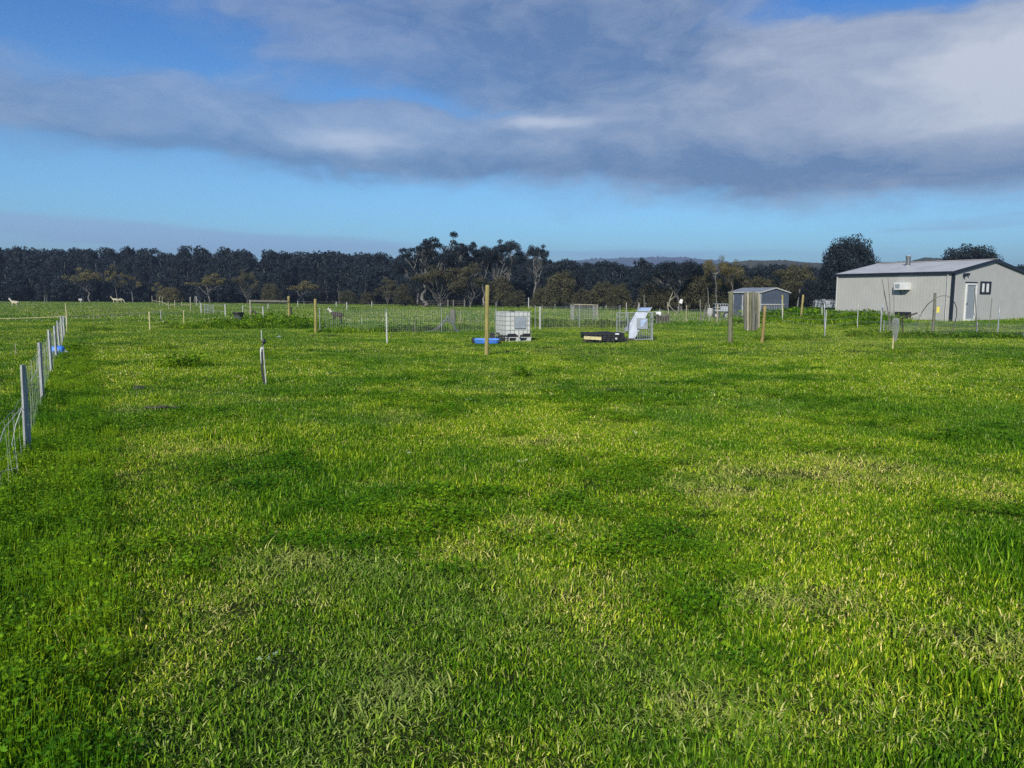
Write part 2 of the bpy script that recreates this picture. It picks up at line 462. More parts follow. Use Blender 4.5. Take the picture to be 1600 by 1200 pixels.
def leafy(name, seed, size, n, h, leaf, shade=1.0):
    """broad-leaved weeds: lobed leaves held on short stalks"""
    r = np.random.default_rng(seed); V = []; F = []; C = []
    for i in range(n):
        x, y = r.normal(0, size * .34, 2); z = r.uniform(*h); L = r.uniform(*leaf)
        a = r.uniform(0, 2 * math.pi); pit = r.uniform(-.2, .95)
        rot = Euler((pit, r.normal(0, .3), a)).to_matrix()
        c = (DEEP * r.uniform(.8, 1.5) if r.random() < .55 else MID * r.uniform(.75, 1.2)) * shade
        k = len(V); out = [(0, 0)]; nl = 9
        for j in range(nl):
            an = (-1.25 + 2.5 * j / (nl - 1)); rad = L * (.62 + .38 * (j % 2)) * (1 - .10 * abs(an))
            out.append((rad * math.sin(an), rad * math.cos(an)))
        for (px, py) in out:
            q = rot @ Vector((px, py, .18 * abs(px) - .15 * py * py / L)); V.append((x + q.x, y + q.y, z + q.z)); C.append(c)
        for j in range(1, nl): F.append((k, k + j, k + j + 1))
        k = len(V)
        V += [(x - .0015, y, z), (x + .0015, y, z), (x * .85, y * .85, -.01)]; C += [MID] * 3; F.append((k, k + 1, k + 2))
    return bpy.data.objects.new(name, raw_mesh(name, V, F, GRASS, np.array(C)))

def flowerets(name, seed):
    """small white clover heads"""
    r = np.random.default_rng(seed); V = []; F = []; C = []
    for i in range(3):
        x, y = r.normal(0, .05, 2); z = r.uniform(.07, .12)
        for j in range(14):
            d = r.normal(0, 1, 3); d /= np.linalg.norm(d); d[2] = abs(d[2]); a = r.normal(0, 1, 3); a = np.cross(a, d); a /= np.linalg.norm(a)
            p = np.array((x, y, z)) + d * .006; k = len(V)
            V += [tuple(p - a * .004), tuple(p + a * .004), tuple(p + d * .014)]; C += [np.array((.72, .72, .62))] * 3; F.append((k, k + 1, k + 2))
        k = len(V); V += [(x - .001, y, z), (x + .001, y, z), (x, y, 0)]; C += [MID] * 3; F.append((k, k + 1, k + 2))
    return bpy.data.objects.new(name, raw_mesh(name, V, F, GRASS, np.array(C)))

class VNoise:
    def __init__(s, seed): s.t = np.random.default_rng(seed).random((256, 256))
    def __call__(s, x, y):
        xi, yi = np.floor(x).astype(int), np.floor(y).astype(int); fx, fy = x - xi, y - yi
        fx = fx * fx * (3 - 2 * fx); fy = fy * fy * (3 - 2 * fy); T = s.t
        g = lambda i, j: T[(xi + i) % 256, (yi + j) % 256]
        return (g(0, 0) * (1 - fx) + g(1, 0) * fx) * (1 - fy) + (g(0, 1) * (1 - fx) + g(1, 1) * fx) * fy
N1, N2, N3 = VNoise(1), VNoise(2), VNoise(3)
FENCE_X = lambda y: -.566 * y - .5          # the netting fence on the left

STRAW_SPOTS = [(1250, 742, 1.1, .30), (1120, 768, .5, .2), (850, 828, .40, .2), (470, 875, .4, .2), (640, 1060, .25, .15), (1110, 1100, .25, .15), (1260, 940, .35, .15),
               (150, 745, .25, .2), (230, 640, .8, .3), (850, 690, .4, .3), (1530, 1000, .25, .2), (560, 1120, .25, .12), (1360, 730, .6, .4)]

def make_grass():
    protos = []
    for i in range(5): protos.append(tuft('k%02d_meadow' % i, 10 + i, .30, 190, (.030, .066), (.0055, .0105), .8, (.40, .34, .19, .07)))
    for i in range(3): protos.append(tuft('k%02d_tall' % (5 + i), 20 + i, .24, 110, (.06, .11), (.005, .010), .5, (.45, .40, .13, .02)))
    for i in range(3): protos.append(tuft('k%02d_straw' % (8 + i), 30 + i, .32, 140, (.04, .085), (.004, .008), .6, (.12, .26, .34, .28), lie=.7))
    for i in range(4): protos.append(leafy('k%02d_weed' % (11 + i), 40 + i, .26, 75, (.03, .08), (.014, .028)))
    for i in range(2): protos.append(leafy('k%02d_lush' % (15 + i), 50 + i, .34, 170, (.03, .17), (.008, .028)))
    protos.append(flowerets('k17_clover', 60))
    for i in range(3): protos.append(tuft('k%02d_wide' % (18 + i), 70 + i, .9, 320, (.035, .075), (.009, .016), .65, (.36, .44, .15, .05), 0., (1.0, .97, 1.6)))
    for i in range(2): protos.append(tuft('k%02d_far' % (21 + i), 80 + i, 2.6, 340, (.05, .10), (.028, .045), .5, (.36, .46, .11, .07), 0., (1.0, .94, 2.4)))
    r = np.random.default_rng(99)
    P = []; I = []; T = []; Sc = []; To = []
    spots = [(*at(px, py)[:2], rx, ry) for px, py, rx, ry in STRAW_SPOTS]
    def region(y0, y1, dens, wide):
        ymid0, A = y0, 0
        half = lambda y: .72 * y + 1.2
        cell = 1 / math.sqrt(dens); xs = np.arange(-half(y1), half(y1), cell); ys = np.arange(y0, y1, cell)
        x, y = [q.ravel() for q in np.meshgrid(xs, ys)]
        x = x + r.uniform(-.5, .5, len(x)) * cell * 1.2; y = y + r.uniform(-.5, .5, len(y)) * cell * 1.2
        keep = np.abs(x) < half(y); x, y = x[keep], y[keep]; n = len(x)
        a = N1(x * .9 + 40, y * .9 + 40) * .6 + N2(x * 2.3 + 9, y * 2.3 + 9) * .4      # leafy patches
        b = N3(x * .55 + 70, y * .8 + 70) * .6 + N1(x * 1.9, y * 1.9 + 33) * .4        # dry patches
        c = N2(x * .7 + 20, y * .7 + 55) * .6 + N3(x * 1.7, y * 1.7) * .4              # height
        for i in range(n):
            X, Y = x[i], y[i]
            strip = X - FENCE_X(Y)
            instrip = -.25 < strip < min(.80, .22 + .30 * a[i] + .05 * Y) and Y < 30
            dry = 0.
            for sx, sy, rx, ry in spots:
                q = ((X - sx) / rx) ** 2 + ((Y - sy) / ry) ** 2
                if q < 2.5: dry = max(dry, math.exp(-q))
            if dry > .55 and r.random() < .45: continue
            u = r.random(); tone = max(0, (b[i] - .55) * .9) * r.random()
            s = .62 + .50 * c[i]
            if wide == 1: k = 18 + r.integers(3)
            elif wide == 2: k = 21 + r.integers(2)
            elif instrip:
                k = (15 + r.integers(2)) if u < .34 else (5 + r.integers(3) if u < .8 else r.integers(5)); s = .75 + .35 * u
                tone = 0
            elif dry > .25 and u < dry * 1.1: k = 8 + r.integers(3); tone = .25 + .5 * r.random() * dry; s = .8 + .5 * r.random()
            elif b[i] > .66 and u < .4: k = 8 + r.integers(3)
            elif a[i] > .62 and u < .42: k = 11 + r.integers(4); tone = 0
            elif c[i] > .62 and u < .4: k = 5 + r.integers(3)
            elif u > .9985: k = 17
            else: k = r.integers(5)
            P.append((X, Y, gh(X, Y))); I.append(k); T.append((r.normal(0, .06), r.normal(0, .06), r.uniform(0, 6.28)))
            Sc.append((s, s, s * r.uniform(.8, 1.2))); To.append(tone)
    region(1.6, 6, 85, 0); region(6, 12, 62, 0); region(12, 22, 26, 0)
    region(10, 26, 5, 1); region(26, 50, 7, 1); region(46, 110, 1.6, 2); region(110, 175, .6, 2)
    o = scatter('grass', protos, P, I, T, Sc, To)
    tag(o, 'mown green pasture grass over the whole paddock', 'grass', kind='stuff')
    return protos
GP = make_grass()

def make_weeds():
    """taller weeds that line the fences and clump in the paddock"""
    protos = [tuft('w%02d_tall' % i, 120 + i, .5, 130, (.18, .42), (.010, .022), .35, (.60, .33, .06, .01)) for i in range(3)]
    protos += [leafy('w%02d_leafy' % (3 + i), 130 + i, .5, 110, (.04, .36), (.04, .09), .9) for i in range(3)]
    r = np.random.default_rng(5); P = []; I = []; T = []; Sc = []; To = []
    def put(x, y, s, ss=1.0):
        P.append((x, y, gh(x, y) - .02)); I.append(int(r.integers(3)) if r.random() < .62 else int(3 + r.integers(3))); T.append((r.normal(0, .1), r.normal(0, .1), r.uniform(0, 6.28)))
        q = s * r.uniform(.6, 1.15); Sc.append((q * ss, q * ss, q)); To.append(0)
    def line(pa, pb, n, width, s):
        a, b = at(*pa), at(*pb)
        for _ in range(n):
            t = r.random(); p = a.lerp(b, t); put(p.x + r.normal(0, width), p.y + r.normal(0, width), s)
    def clump(px, py, rad, n, s):
        c = at(px, py)
        for _ in range(n): put(c.x + r.normal(0, rad), c.y + r.normal(0, rad * .6), s)
    line((285, 514), (400, 514), 90, .5, 1.0); line((340, 512), (490, 512), 190, .6, 1.25); line((400, 509), (455, 509), 50, .5, 1.6)
    line((500, 520), (690, 518), 130, .35, .9); line((690, 514), (775, 516), 40, .3, .9)
    line((828, 511), (985, 512), 170, .45, 1.15); line((1040, 506), (1130, 506), 40, .3, .6)
    line((1195, 504), (1365, 504), 230, .9, 1.2); line((1225, 500), (1262, 499), 110, 1.2, 2.0); line((1262, 501), (1300, 501), 70, .8, 1.2); line((1300, 502), (1362, 502), 110, .9, 1.6)
    line((1330, 527), (1600, 524), 190, .35, .8); line((1180, 533), (1290, 530), 50, .3, .6)
    clump(285, 574, .28, 14, .75); clump(255, 546, .22, 7, .6); clump(160, 518, .5, 14, .7); clump(815, 588, .08, 3, .6)
    clump(1145, 541, .3, 7, .7); clump(1404, 551, .4, 8, .5); clump(1475, 690, .25, 8, .45); clump(905, 735, .2, 6, .4); clump(1560, 523, 1.2, 30, .8)
    line((100, 545), (60, 640), 34, .25, .7); line((1500, 680), (1600, 664), 9, .3, .4)
    o = scatter('weeds', protos, P, I, T, Sc, To)
    tag(o, 'tall dark green weeds along the fence lines and in clumps', 'weeds', kind='stuff')
make_weeds()

# ------------------------------------------------------------------ trees
def leaf_material(name, c1, c2):
    m = bpy.data.materials.new(name); m.use_nodes = True
    g = NG(m.node_tree); b = m.node_tree.nodes['Principled BSDF']
    a = g.new('ShaderNodeAttribute', attribute_name='tint')
    oi = g.new('ShaderNodeObjectInfo')
    c = g.mix(g.m('ADD', g.m('MULTIPLY', a.outputs['Fac'], .75), g.m('MULTIPLY', oi.outputs['Random'], .25)), (*c1, 1), (*c2, 1))
    g.put(b.inputs['Base Color'], c); b.inputs['Roughness'].default_value = .6; b.inputs['Specular IOR Level'].default_value = .2
    return m
LEAF_CLOUDSHADE = leaf_material('cloud_shaded_bluish_leaves', (.0055, .0115, .0145), (.021, .031, .036))  # cloud shade on the gums put into the leaf colour, dark and bluish
LEAF_OLIVE = leaf_material('olive_leaves', (.036, .036, .018), (.092, .086, .040))
LEAF_GOLD = leaf_material('golden_leaves', (.055, .050, .020), (.165, .140, .050))

def leaves(r, centres, radii, counts, size, droop=0., shell=.75):
    V = []; T = []
    for c, rad, n in zip(centres, radii, counts):
        d = r.normal(0, 1, (n, 3)); d /= np.linalg.norm(d, axis=1)[:, None]
        rr = shell + (1 - shell) * r.random((n, 1)) ** .5
        rr = np.where(r.random((n, 1)) < .25, r.random((n, 1)), rr)
        p = np.array(c) + d * rr * np.array(rad) * (1 + r.normal(0, .07, (n, 1)))
        nrm = d + r.normal(0, .55, (n, 3)); nrm /= np.linalg.norm(nrm, axis=1)[:, None]
        a = np.cross(nrm, r.normal(0, 1, (n, 3))); a /= np.linalg.norm(a, axis=1)[:, None]; b = np.cross(nrm, a)
        s = size * r.uniform(.6, 1.3, (n, 1)); el = r.uniform(.45, .9, (n, 1))
        if droop: a = a * (1 - droop) + np.array((0, 0, -1)) * droop
        q = np.stack((p - a * s * .5, p + b * s * el * .4, p + a * s * .6, p - b * s * el * .4), 1)
        V.append(q.reshape(-1, 3)); ct = r.uniform(.1, .9)
        T.append(np.repeat(np.clip(ct + r.normal(0, .13, n), 0, 1), 4))
    V = np.concatenate(V); T = np.concatenate(T); F = np.arange(len(V)).reshape(-1, 4)
    return V, F, np.repeat(T[:, None], 3, 1)

def limb(mb, r, a, b, r0, r1, wob=.06, n=5, sides=6):
    a, b = np.array(a, float), np.array(b, float); L = np.linalg.norm(b - a); pts = []
    for k in range(n + 1):
        t = k / n; p = a + (b - a) * t
        if 0 < k < n: p = p + r.normal(0, wob * L, 3) * np.array((1, 1, .4))
        pts.append(p)
    mb.tube(pts, [r0 + (r1 - r0) * k / n for k in range(n + 1)], sides)
    return pts

def gum_meshes(name, seed, h, w, tiers, leafmat, bark, nleaf=70, size=.34, base=.42, trunks=1, zlow=.72, puff=.135):
    """open eucalypt: pale limbs that fork up to separate leaf clumps"""
    r = np.random.default_rng(seed); mb = MB(); C = []; Rd = []; Cn = []
    for k in range(trunks):
        bx = r.normal(0, .25) if trunks > 1 else 0
        fork = np.array((bx + r.normal(0, .08 * w), r.normal(0, .06 * w), h * base * r.uniform(.8, 1.05)))
        tr = .020 * h * (1 if trunks == 1 else .7)
        limb(mb, r, (bx, 0, -.2), fork, tr, tr * .62, .03, 6, 8)
        n = tiers // trunks
        for i in range(n):
            an = r.uniform(0, 6.28); rad = w * .5 * math.sqrt(r.uniform(.02, 1)); zt = h * (1 - (rad / (w * .5)) ** 2 * .28) * r.uniform(zlow, .95)
            e = np.array((fork[0] + math.cos(an) * rad, fork[1] + math.sin(an) * rad, zt))
            pts = limb(mb, r, fork + np.array((0, 0, -r.uniform(0, .12) * h)), e, tr * .42, tr * .12, .05, 5, 5)
            for j in range(int(r.integers(2, 5))):
                o = e + r.normal(0, 1, 3) * np.array((.09 * w, .09 * w, .035 * h))
                mb.tube([pts[3], (np.array(pts[4]) + o) / 2, o], [tr * .16, tr * .1, tr * .05], 4)
                C.append(o); q = r.uniform(.7, 1.3); Rd.append((puff * w * q, puff * w * q, puff * .44 * h * q)); Cn.append(int(nleaf * 1.7 * q))
    V, F, T = leaves(r, C, Rd, Cn, size * .85, .35, .4)
    return mb.mesh(name + '_trunk', bark), raw_mesh(name + '_crown', V, F, leafmat, T)

def bush_meshes(name, seed, h, w, leafmat, bark, n=55, nleaf=95, size=.30, skirt=.08, lump=.20):
    """dense rounded tree, leafy to the ground"""
    r = np.random.default_rng(seed); mb = MB(); C = []; Rd = []; Cn = []
    for k in range(4):
        an = r.uniform(0, 6.28); limb(mb, r, (math.cos(an) * .15, math.sin(an) * .15, -.2), (math.cos(an) * w * .22, math.sin(an) * w * .22, h * .62), .020 * h, .006 * h, .05)
    for i in range(n):
        t = (i + .5) / n; el = math.asin(min(1, t ** .9)); an = i * 2.39996 + r.normal(0, .3)
        q = r.uniform(.80, 1.02); ce = math.cos(el) ** .75
        C.append((math.cos(an) * ce * w * .40 * q, math.sin(an) * ce * w * .40 * q, h * (skirt + .06) + math.sin(el) * h * (.86 - skirt) * q))
        k = r.uniform(.7, 1.3); Rd.append((lump * w * .62 * k, lump * w * .62 * k, lump * h * .5 * k)); Cn.append(int(nleaf * k * k))
    C.append((0, 0, h * .45)); Rd.append((w * .34, w * .34, h * .36)); Cn.append(nleaf * 9)
    V, F, T = leaves(r, C, Rd, Cn, size, .2, .65)
    V[:, 2] = np.maximum(V[:, 2], .02)
    return mb.mesh(name + '_trunk', bark), raw_mesh(name + '_crown', V, F, leafmat, T)

def wood_meshes(name, seed, h, w, leafmat, bark, n=26, nleaf=80, size=.42):
    """tall close-grown tree of the wood: thin pale stems under an uneven leafy column"""
    r = np.random.default_rng(seed); mb = MB(); C = []; Rd = []; Cn = []
    for k in range(3):
        e = np.array((r.normal(0, .16 * w), r.normal(0, .16 * w), h * r.uniform(.75, .97))); limb(mb, r, (r.normal(0, .2), r.normal(0, .2), -.3), e, .016 * h, .004 * h, .03, 6, 5)
        C.append(e); Rd.append((.14 * w, .14 * w, .05 * h)); Cn.append(nleaf // 2)
    for i in range(n):
        z = r.uniform(.16, .93); wr = w * .5 * (math.sin(math.pi * min(1, z ** .8)) ** .6) * r.uniform(.3, 1)
        an = r.uniform(0, 6.28); C.append((math.cos(an) * wr, math.sin(an) * wr, z * h)); q = r.uniform(.6, 1.3)
        Rd.append((.19 * w * q, .19 * w * q, .075 * h * q)); Cn.append(int(nleaf * q * q))
    V, F, T = leaves(r, C, Rd, Cn, size, .3, .6)
    return mb.mesh(name + '_trunk', bark), raw_mesh(name + '_crown', V, F, leafmat, T)

def joined(name, pair):
    """trunk and crown of one kind of tree as a single mesh for the far wood"""
    me = bpy.data.meshes.new(name); bm = bmesh.new()
    for k, m in enumerate(pair):
        n0 = len(bm.faces); bm.from_mesh(m); bm.faces.ensure_lookup_table()
        for f in bm.faces[n0:]: f.material_index = k
    bm.to_mesh(me); bm.free()
    for m in pair: me.materials.append(m.materials[0])
    return bpy.data.objects.new(name, me)

SKYLINE = ((-400, 384), (0, 381), (100, 384), (200, 387), (300, 388), (400, 388), (500, 391), (600, 394), (700, 395), (800, 398), (900, 405), (1000, 409), (1060, 404), (1120, 410), (1200, 411), (1280, 414), (1400, 412), (2000, 420))
EDGE = ((-400, 471.5), (0, 472), (200, 473.3), (400, 475), (600, 477), (750, 478.5), (900, 481), (980, 484), (1050, 487), (1300, 487.5), (1500, 488), (2000, 488.5))
def skyline(px): return float(np.interp(px, [p[0] for p in SKYLINE], [p[1] for p in SKYLINE]))
def edge(px): return float(np.interp(px, [p[0] for p in EDGE], [p[1] for p in EDGE]))

def make_forest():
    protos = [joined('f%02d_wood' % i, wood_meshes('f%d' % i, 200 + i, 10, 3.6, LEAF_CLOUDSHADE, M['bark'] if i % 2 else M['barkdark'])) for i in range(5)]
    protos += [joined('f%02d_scrub' % (5 + i), bush_meshes('s%d' % i, 220 + i, 6, 6, LEAF_CLOUDSHADE, M['barkdark'], 34, 80, .42)) for i in range(2)]
    protos += [joined('f%02d_open' % (7 + i), gum_meshes('g%d' % i, 230 + i, 10, 6, 8, LEAF_CLOUDSHADE, M['bark'], 60, .42)) for i in range(2)]
    r = np.random.default_rng(11); P = []; I = []; T = []; Sc = []; To = []
    for k in range(1700):
        px = r.uniform(-260, 1860); e = at(px, edge(px)); row = r.random()
        p = e + (e - Vector((0, 0, 0))).normalized() * (2 + row * 50); p.z = 0
        hmax = top_h(p, skyline(px))
        if row < .22: kind = int(r.choice([5, 6, 0, 1, 2])); hh = hmax * r.uniform(.38, .62)
        elif row < .6: kind = int(r.choice([0, 1, 2, 3, 4, 6])); hh = hmax * r.uniform(.55, .85)
        else: kind = int(r.choice([0, 1, 2, 3, 4, 7, 8])); hh = hmax * r.uniform(.82, 1.0) * (1.10 if r.random() < .06 else 1)
        s = hh / (6 if kind in (5, 6) else 10); sw = s * r.uniform(.85, 1.25)
        if px > 880 and kind < 5 : sw *= 1.25
        P.append(p); I.append(kind); T.append((0, 0, r.uniform(0, 6.28))); Sc.append((sw, sw, s)); To.append(0)
    o = scatter('forest', protos, P, I, T, Sc, To)
    tag(o, 'dark bluish wood of gum trees closing off the far side of the paddock', 'forest', kind='stuff')
make_forest()

TREE = {}
def tree_kind(key, fn, *a, **k): TREE[key] = (fn(key, *a, **k), a[1], a[2])
tree_kind('gold_gum', gum_meshes, 301, 8, 7.0, 9, LEAF_GOLD, M['bark'], 80, .36, .45)
tree_kind('gold_small', gum_meshes, 302, 6, 5.0, 6, LEAF_GOLD, M['bark'], 70, .32, .45)
tree_kind('olive_gum', gum_meshes, 303, 10, 8.0, 16, LEAF_OLIVE, M['bark'], 130, .34, .24, 2, .48, .15)
tree_kind('olive_gum_b', gum_meshes, 304, 10, 7.5, 16, LEAF_OLIVE, M['bark'], 130, .34, .24, 2, .48, .15)
tree_kind('dark_gum', gum_meshes, 305, 14, 9.0, 16, LEAF_CLOUDSHADE, M['bark'], 150, .38, .40)
tree_kind('tall_gum', gum_meshes, 306, 16, 8.0, 15, LEAF_CLOUDSHADE, M['bark'], 110, .32, .50, 1, .90, .075)
tree_kind('open_gum', gum_meshes, 307, 13, 8.5, 15, LEAF_CLOUDSHADE, M['bark'], 110, .32, .45, 1, .88, .085)
tree_kind('olive_bush', bush_meshes, 308, 6, 6.6, LEAF_OLIVE, M['barkdark'], 60, 110, .28)
tree_kind('olive_bush_b', bush_meshes, 309, 6, 6.2, LEAF_OLIVE, M['barkdark'], 50, 120, .28)
tree_kind('gold_bush', bush_meshes, 310, 5, 6.5, LEAF_GOLD, M['barkdark'], 40, 100, .28)
tree_kind('dark_bush', bush_meshes, 311, 8, 8.5, LEAF_CLOUDSHADE, M['barkdark'], 64, 120, .32)
tree_kind('big_round', bush_meshes, 312, 10, 11, LEAF_CLOUDSHADE, M['barkdark'], 170, 190, .26, .03, .15)
tree_kind('flat_gum', gum_meshes, 313, 9, 7.0, 10, LEAF_GOLD, M['bark'], 80, .34, .68)

# kind, centre px, base py, top py, width px, label
TREES = [
    ('gold_gum', 140, 473, 417, 52, 'golden-topped small gum with layered crown, left of the forked paler one'),
    ('gold_small', 183, 473.5, 409, 26, 'thin gum with one high tan crown between two golden gums'),
    ('gold_small', 208, 473.5, 427, 36, 'golden flat-topped gum on a forked trunk at the left wood edge'),
    ('gold_bush', 266, 475, 447, 44, 'pale olive rounded shrub behind the left yard posts'),
    ('gold_small', 245, 474.5, 438, 18, 'spindly tan sapling leaning over the pale rounded shrub'),
    ('gold_gum', 330, 475, 426, 58, 'wide golden-rimmed gum before the dark wood, behind the white railing'),
    ('olive_gum', 388, 475.5, 416, 30, 'narrow brown gum with a pale stem behind the timber rail'),
    ('olive_bush', 425, 476, 440, 34, 'brown rounded tree right of the timber rail posts'),
    ('gold_gum', 477, 476, 438, 54, 'golden-crowned gum behind the yellow round post'),
    ('olive_bush_b', 574, 478, 455, 26, 'squat brown shrub behind the tall white stake'),
    ('olive_gum_b', 606, 478, 428, 34, 'slim brownish gum left of the tall clump'),
    ('dark_gum', 652, 479, 392, 62, 'dark spreading gum on the left of the tall clump'),
    ('dark_bush', 662, 480, 377, 54, 'dense dark dome at the left shoulder of the tall clump'),
    ('dark_bush', 710, 480, 376, 60, 'dense dark dome at the right shoulder of the tall clump'),
    ('tall_gum', 686, 480, 360, 92, 'tallest gum of the wood, tufted top against the sky'),
    ('tall_gum', 728, 480, 376, 62, 'tall dark gum just right of the tallest one'),
    ('olive_gum', 688, 481, 408, 60, 'olive gum with pale forked trunk below the tallest gum'),
    ('olive_gum_b', 735, 481, 404, 60, 'broad olive gum left of the leaning yellow post'),
    ('tall_gum', 660, 480.5, 374, 84, 'tufted gum on the skyline left of the tallest gum'),
    ('open_gum', 776, 480, 383, 50, 'thin-limbed gum on the skyline between the wispy gum and the tall open one'),
    ('open_gum', 757, 480, 380, 56, 'wispy gum on the skyline above the leaning yellow post'),
    ('open_gum', 797, 480, 371, 62, 'tall open gum with bare pale limbs, above the white tank'),
    ('open_gum', 834, 480, 380, 58, 'open umbrella gum right of the tall one above the white tank'),
    ('olive_bush', 784, 481, 427, 44, 'brown rounded tree behind the white tank'),
    ('olive_bush_b', 808, 482, 452, 36, 'small clipped-looking brown dome behind the white tank'),
    ('dark_bush', 886, 482, 401, 76, 'dark dome of a tree above the round brown one'),
    ('olive_bush', 875, 484, 420, 60, 'big round brown tree, tallest dome right of the white tank'),
    ('olive_bush_b', 940, 485, 437, 52, 'round brown tree behind the black crate stack, left of the pair'),
    ('olive_bush', 968, 486, 441, 44, 'round brown tree behind the metal ramp, right of the pair'),
    ('olive_bush_b', 1018, 487, 440, 56, 'low spreading brown tree above the dead sapling'),
    ('dark_gum', 1066, 488, 393, 76, 'high dark gum with a gap of sky in its crown'),
    ('olive_bush', 1085, 488, 424, 64, 'brown broad tree left of the blue-grey shed'),
    ('olive_bush_b', 632, 479.5, 441, 40, 'low rounded brown tree at the left foot of the tall clump'),
    ('olive_bush', 846, 483, 446, 38, 'small round brown tree just left of the tallest brown dome'),
    ('olive_bush_b', 912, 484.5, 448, 36, 'low brown tree in the gap right of the tallest brown dome'),
    ('olive_bush', 1052, 487.5, 441, 46, 'round brown tree behind the rag-topped post'),
    ('olive_bush', 1116, 489, 436, 48, 'round brown tree behind the mesh-sided trailer'),
    ('olive_bush_b', 1176, 489.5, 432, 54, 'brown tree right behind the small shed roof ridge'),
    ('olive_bush', 545, 477, 452, 34, 'low round brown bush behind the far white boundary posts'),
    ('flat_gum', 1118, 490, 392, 36, 'sunlit golden flat-topped gum on the skyline, left of its twin'),
    ('flat_gum', 1143, 490, 398, 34, 'lower sunlit golden gum on the skyline, right of its twin'),
    ('olive_bush_b', 1148, 489, 422, 60, 'brown tree behind the left end of the blue-grey shed roof'),
    ('dark_bush', 1188, 489, 409, 70, 'dark tree rising behind the shed roof ridge'),
    ('olive_gum_b', 1216, 490, 407, 64, 'olive gum behind the right end of the shed'),
    ('olive_bush', 1250, 489, 410, 66, 'brown tree with pale bent stem right of the shed'),
    ('dark_bush', 1270, 490, 432, 60, 'low dark tree behind the grey box trailer'),
]
def make_trees():
    for key, px, by, ty, wpx, label in TREES:
        (tm, cm), h0, w0 = TREE[key]
        p = at(px, by); h = top_h(p, ty); w = wpx / FPX * p.y * 1.0
        root = thing('gum_tree' if 'gum' in key or 'small' in key else 'round_tree', p, label, 'tree', rng.uniform(0, 6.28), 'trees along the wood edge')
        root.scale = (w / w0, w / w0, h / h0)
        for nm, me in (('trunk', tm), ('crown', cm)):
            o = bpy.data.objects.new(nm, me); COL.objects.link(o); o.parent = root
    for px, by, d, ty, wpx, label in ((1325, 489, 88, 357, 92, 'big dark round tree behind the left end of the cream shed'), (1507, 489, 88, 371, 104, 'dark dome of a tree showing above the cream shed roof')):
        r = ray(px, by); t = d / r.y; p = Vector((r.x * t, d, 0)); h = top_h(p, ty) * .97; w = wpx / FPX * d * 1.18
        (tm, cm), h0, w0 = TREE['big_round']
        root = thing('round_tree', p, label, 'tree', rng.uniform(0, 6.28), 'big round trees behind the cream shed'); root.scale = (w / w0, w / w0, h / h0)
        for nm, me in (('trunk', tm), ('crown', cm)):
            o = bpy.data.objects.new(nm, me); COL.objects.link(o); o.parent = root
make_trees()

def bare_tree(name, base, paths, r0, m, label, cat='tree'):
    """leafless stems drawn as pixel paths in the plane facing the camera through the base"""
    root = thing(name, base, label, cat)
    dep = (base - Vector((0, 0, CAMZ))).dot(cF)
    def w(px, py): q = ray(px, py) * dep + Vector((0, 0, CAMZ)) - base; return q
    for k, path in enumerate(paths):
        mb = MB(); pts = [w(*p) + Vector((0, (i * .07 if k else 0), 0)) for i, p in enumerate(path)]
        if k == 0: pts[0] = Vector((0, 0, -.05))
        n = len(pts); rr = r0 * (1 if k == 0 else .7)
        mb.tube(pts, [rr * (1 - .55 * i / (n - 1)) for i in range(n)], 6)
        mb.build('trunk' if k == 0 else 'branch', m, root)
    return root
bare_tree('dead_sapling', at(1045, 504), [[(1045, 504), (1044.5, 486), (1042.5, 472)], [(1044.5, 478), (1047, 468), (1052, 456)], [(1044.5, 476), (1050, 482), (1060, 491)], [(1046, 470), (1055, 463)]], .055, M['palewood'], 'dead pale sapling with bare forked branches beside the small slatted crate')
bare_tree('bare_sapling', at(1391, 522), [[(1391, 522), (1388, 490), (1383, 462), (1378, 436)], [(1391, 510), (1391.5, 470), (1389.5, 432)], [(1391, 515), (1398, 490), (1398.5, 443)], [(1386, 480), (1382, 455)]], .028, M['greywood'], 'three-stemmed leafless sapling against the cream shed wall')
bare_tree('dead_sapling', at(1100, 500), [[(1098, 496), (1101, 485), (1104, 476)], [(1103, 492), (1107, 478), (1107.5, 462), (1106.5, 450)]], .075, M['greywood'], 'pale broken dead trunk left of the blue-grey shed')
bare_tree('dead_sapling', at(1245, 490), [[(1245, 490), (1247, 470), (1249.5, 456), (1249, 443)], [(1249, 458), (1251, 450)]], .11, M['bark'], 'pale bent bare trunk right of the blue-grey shed')

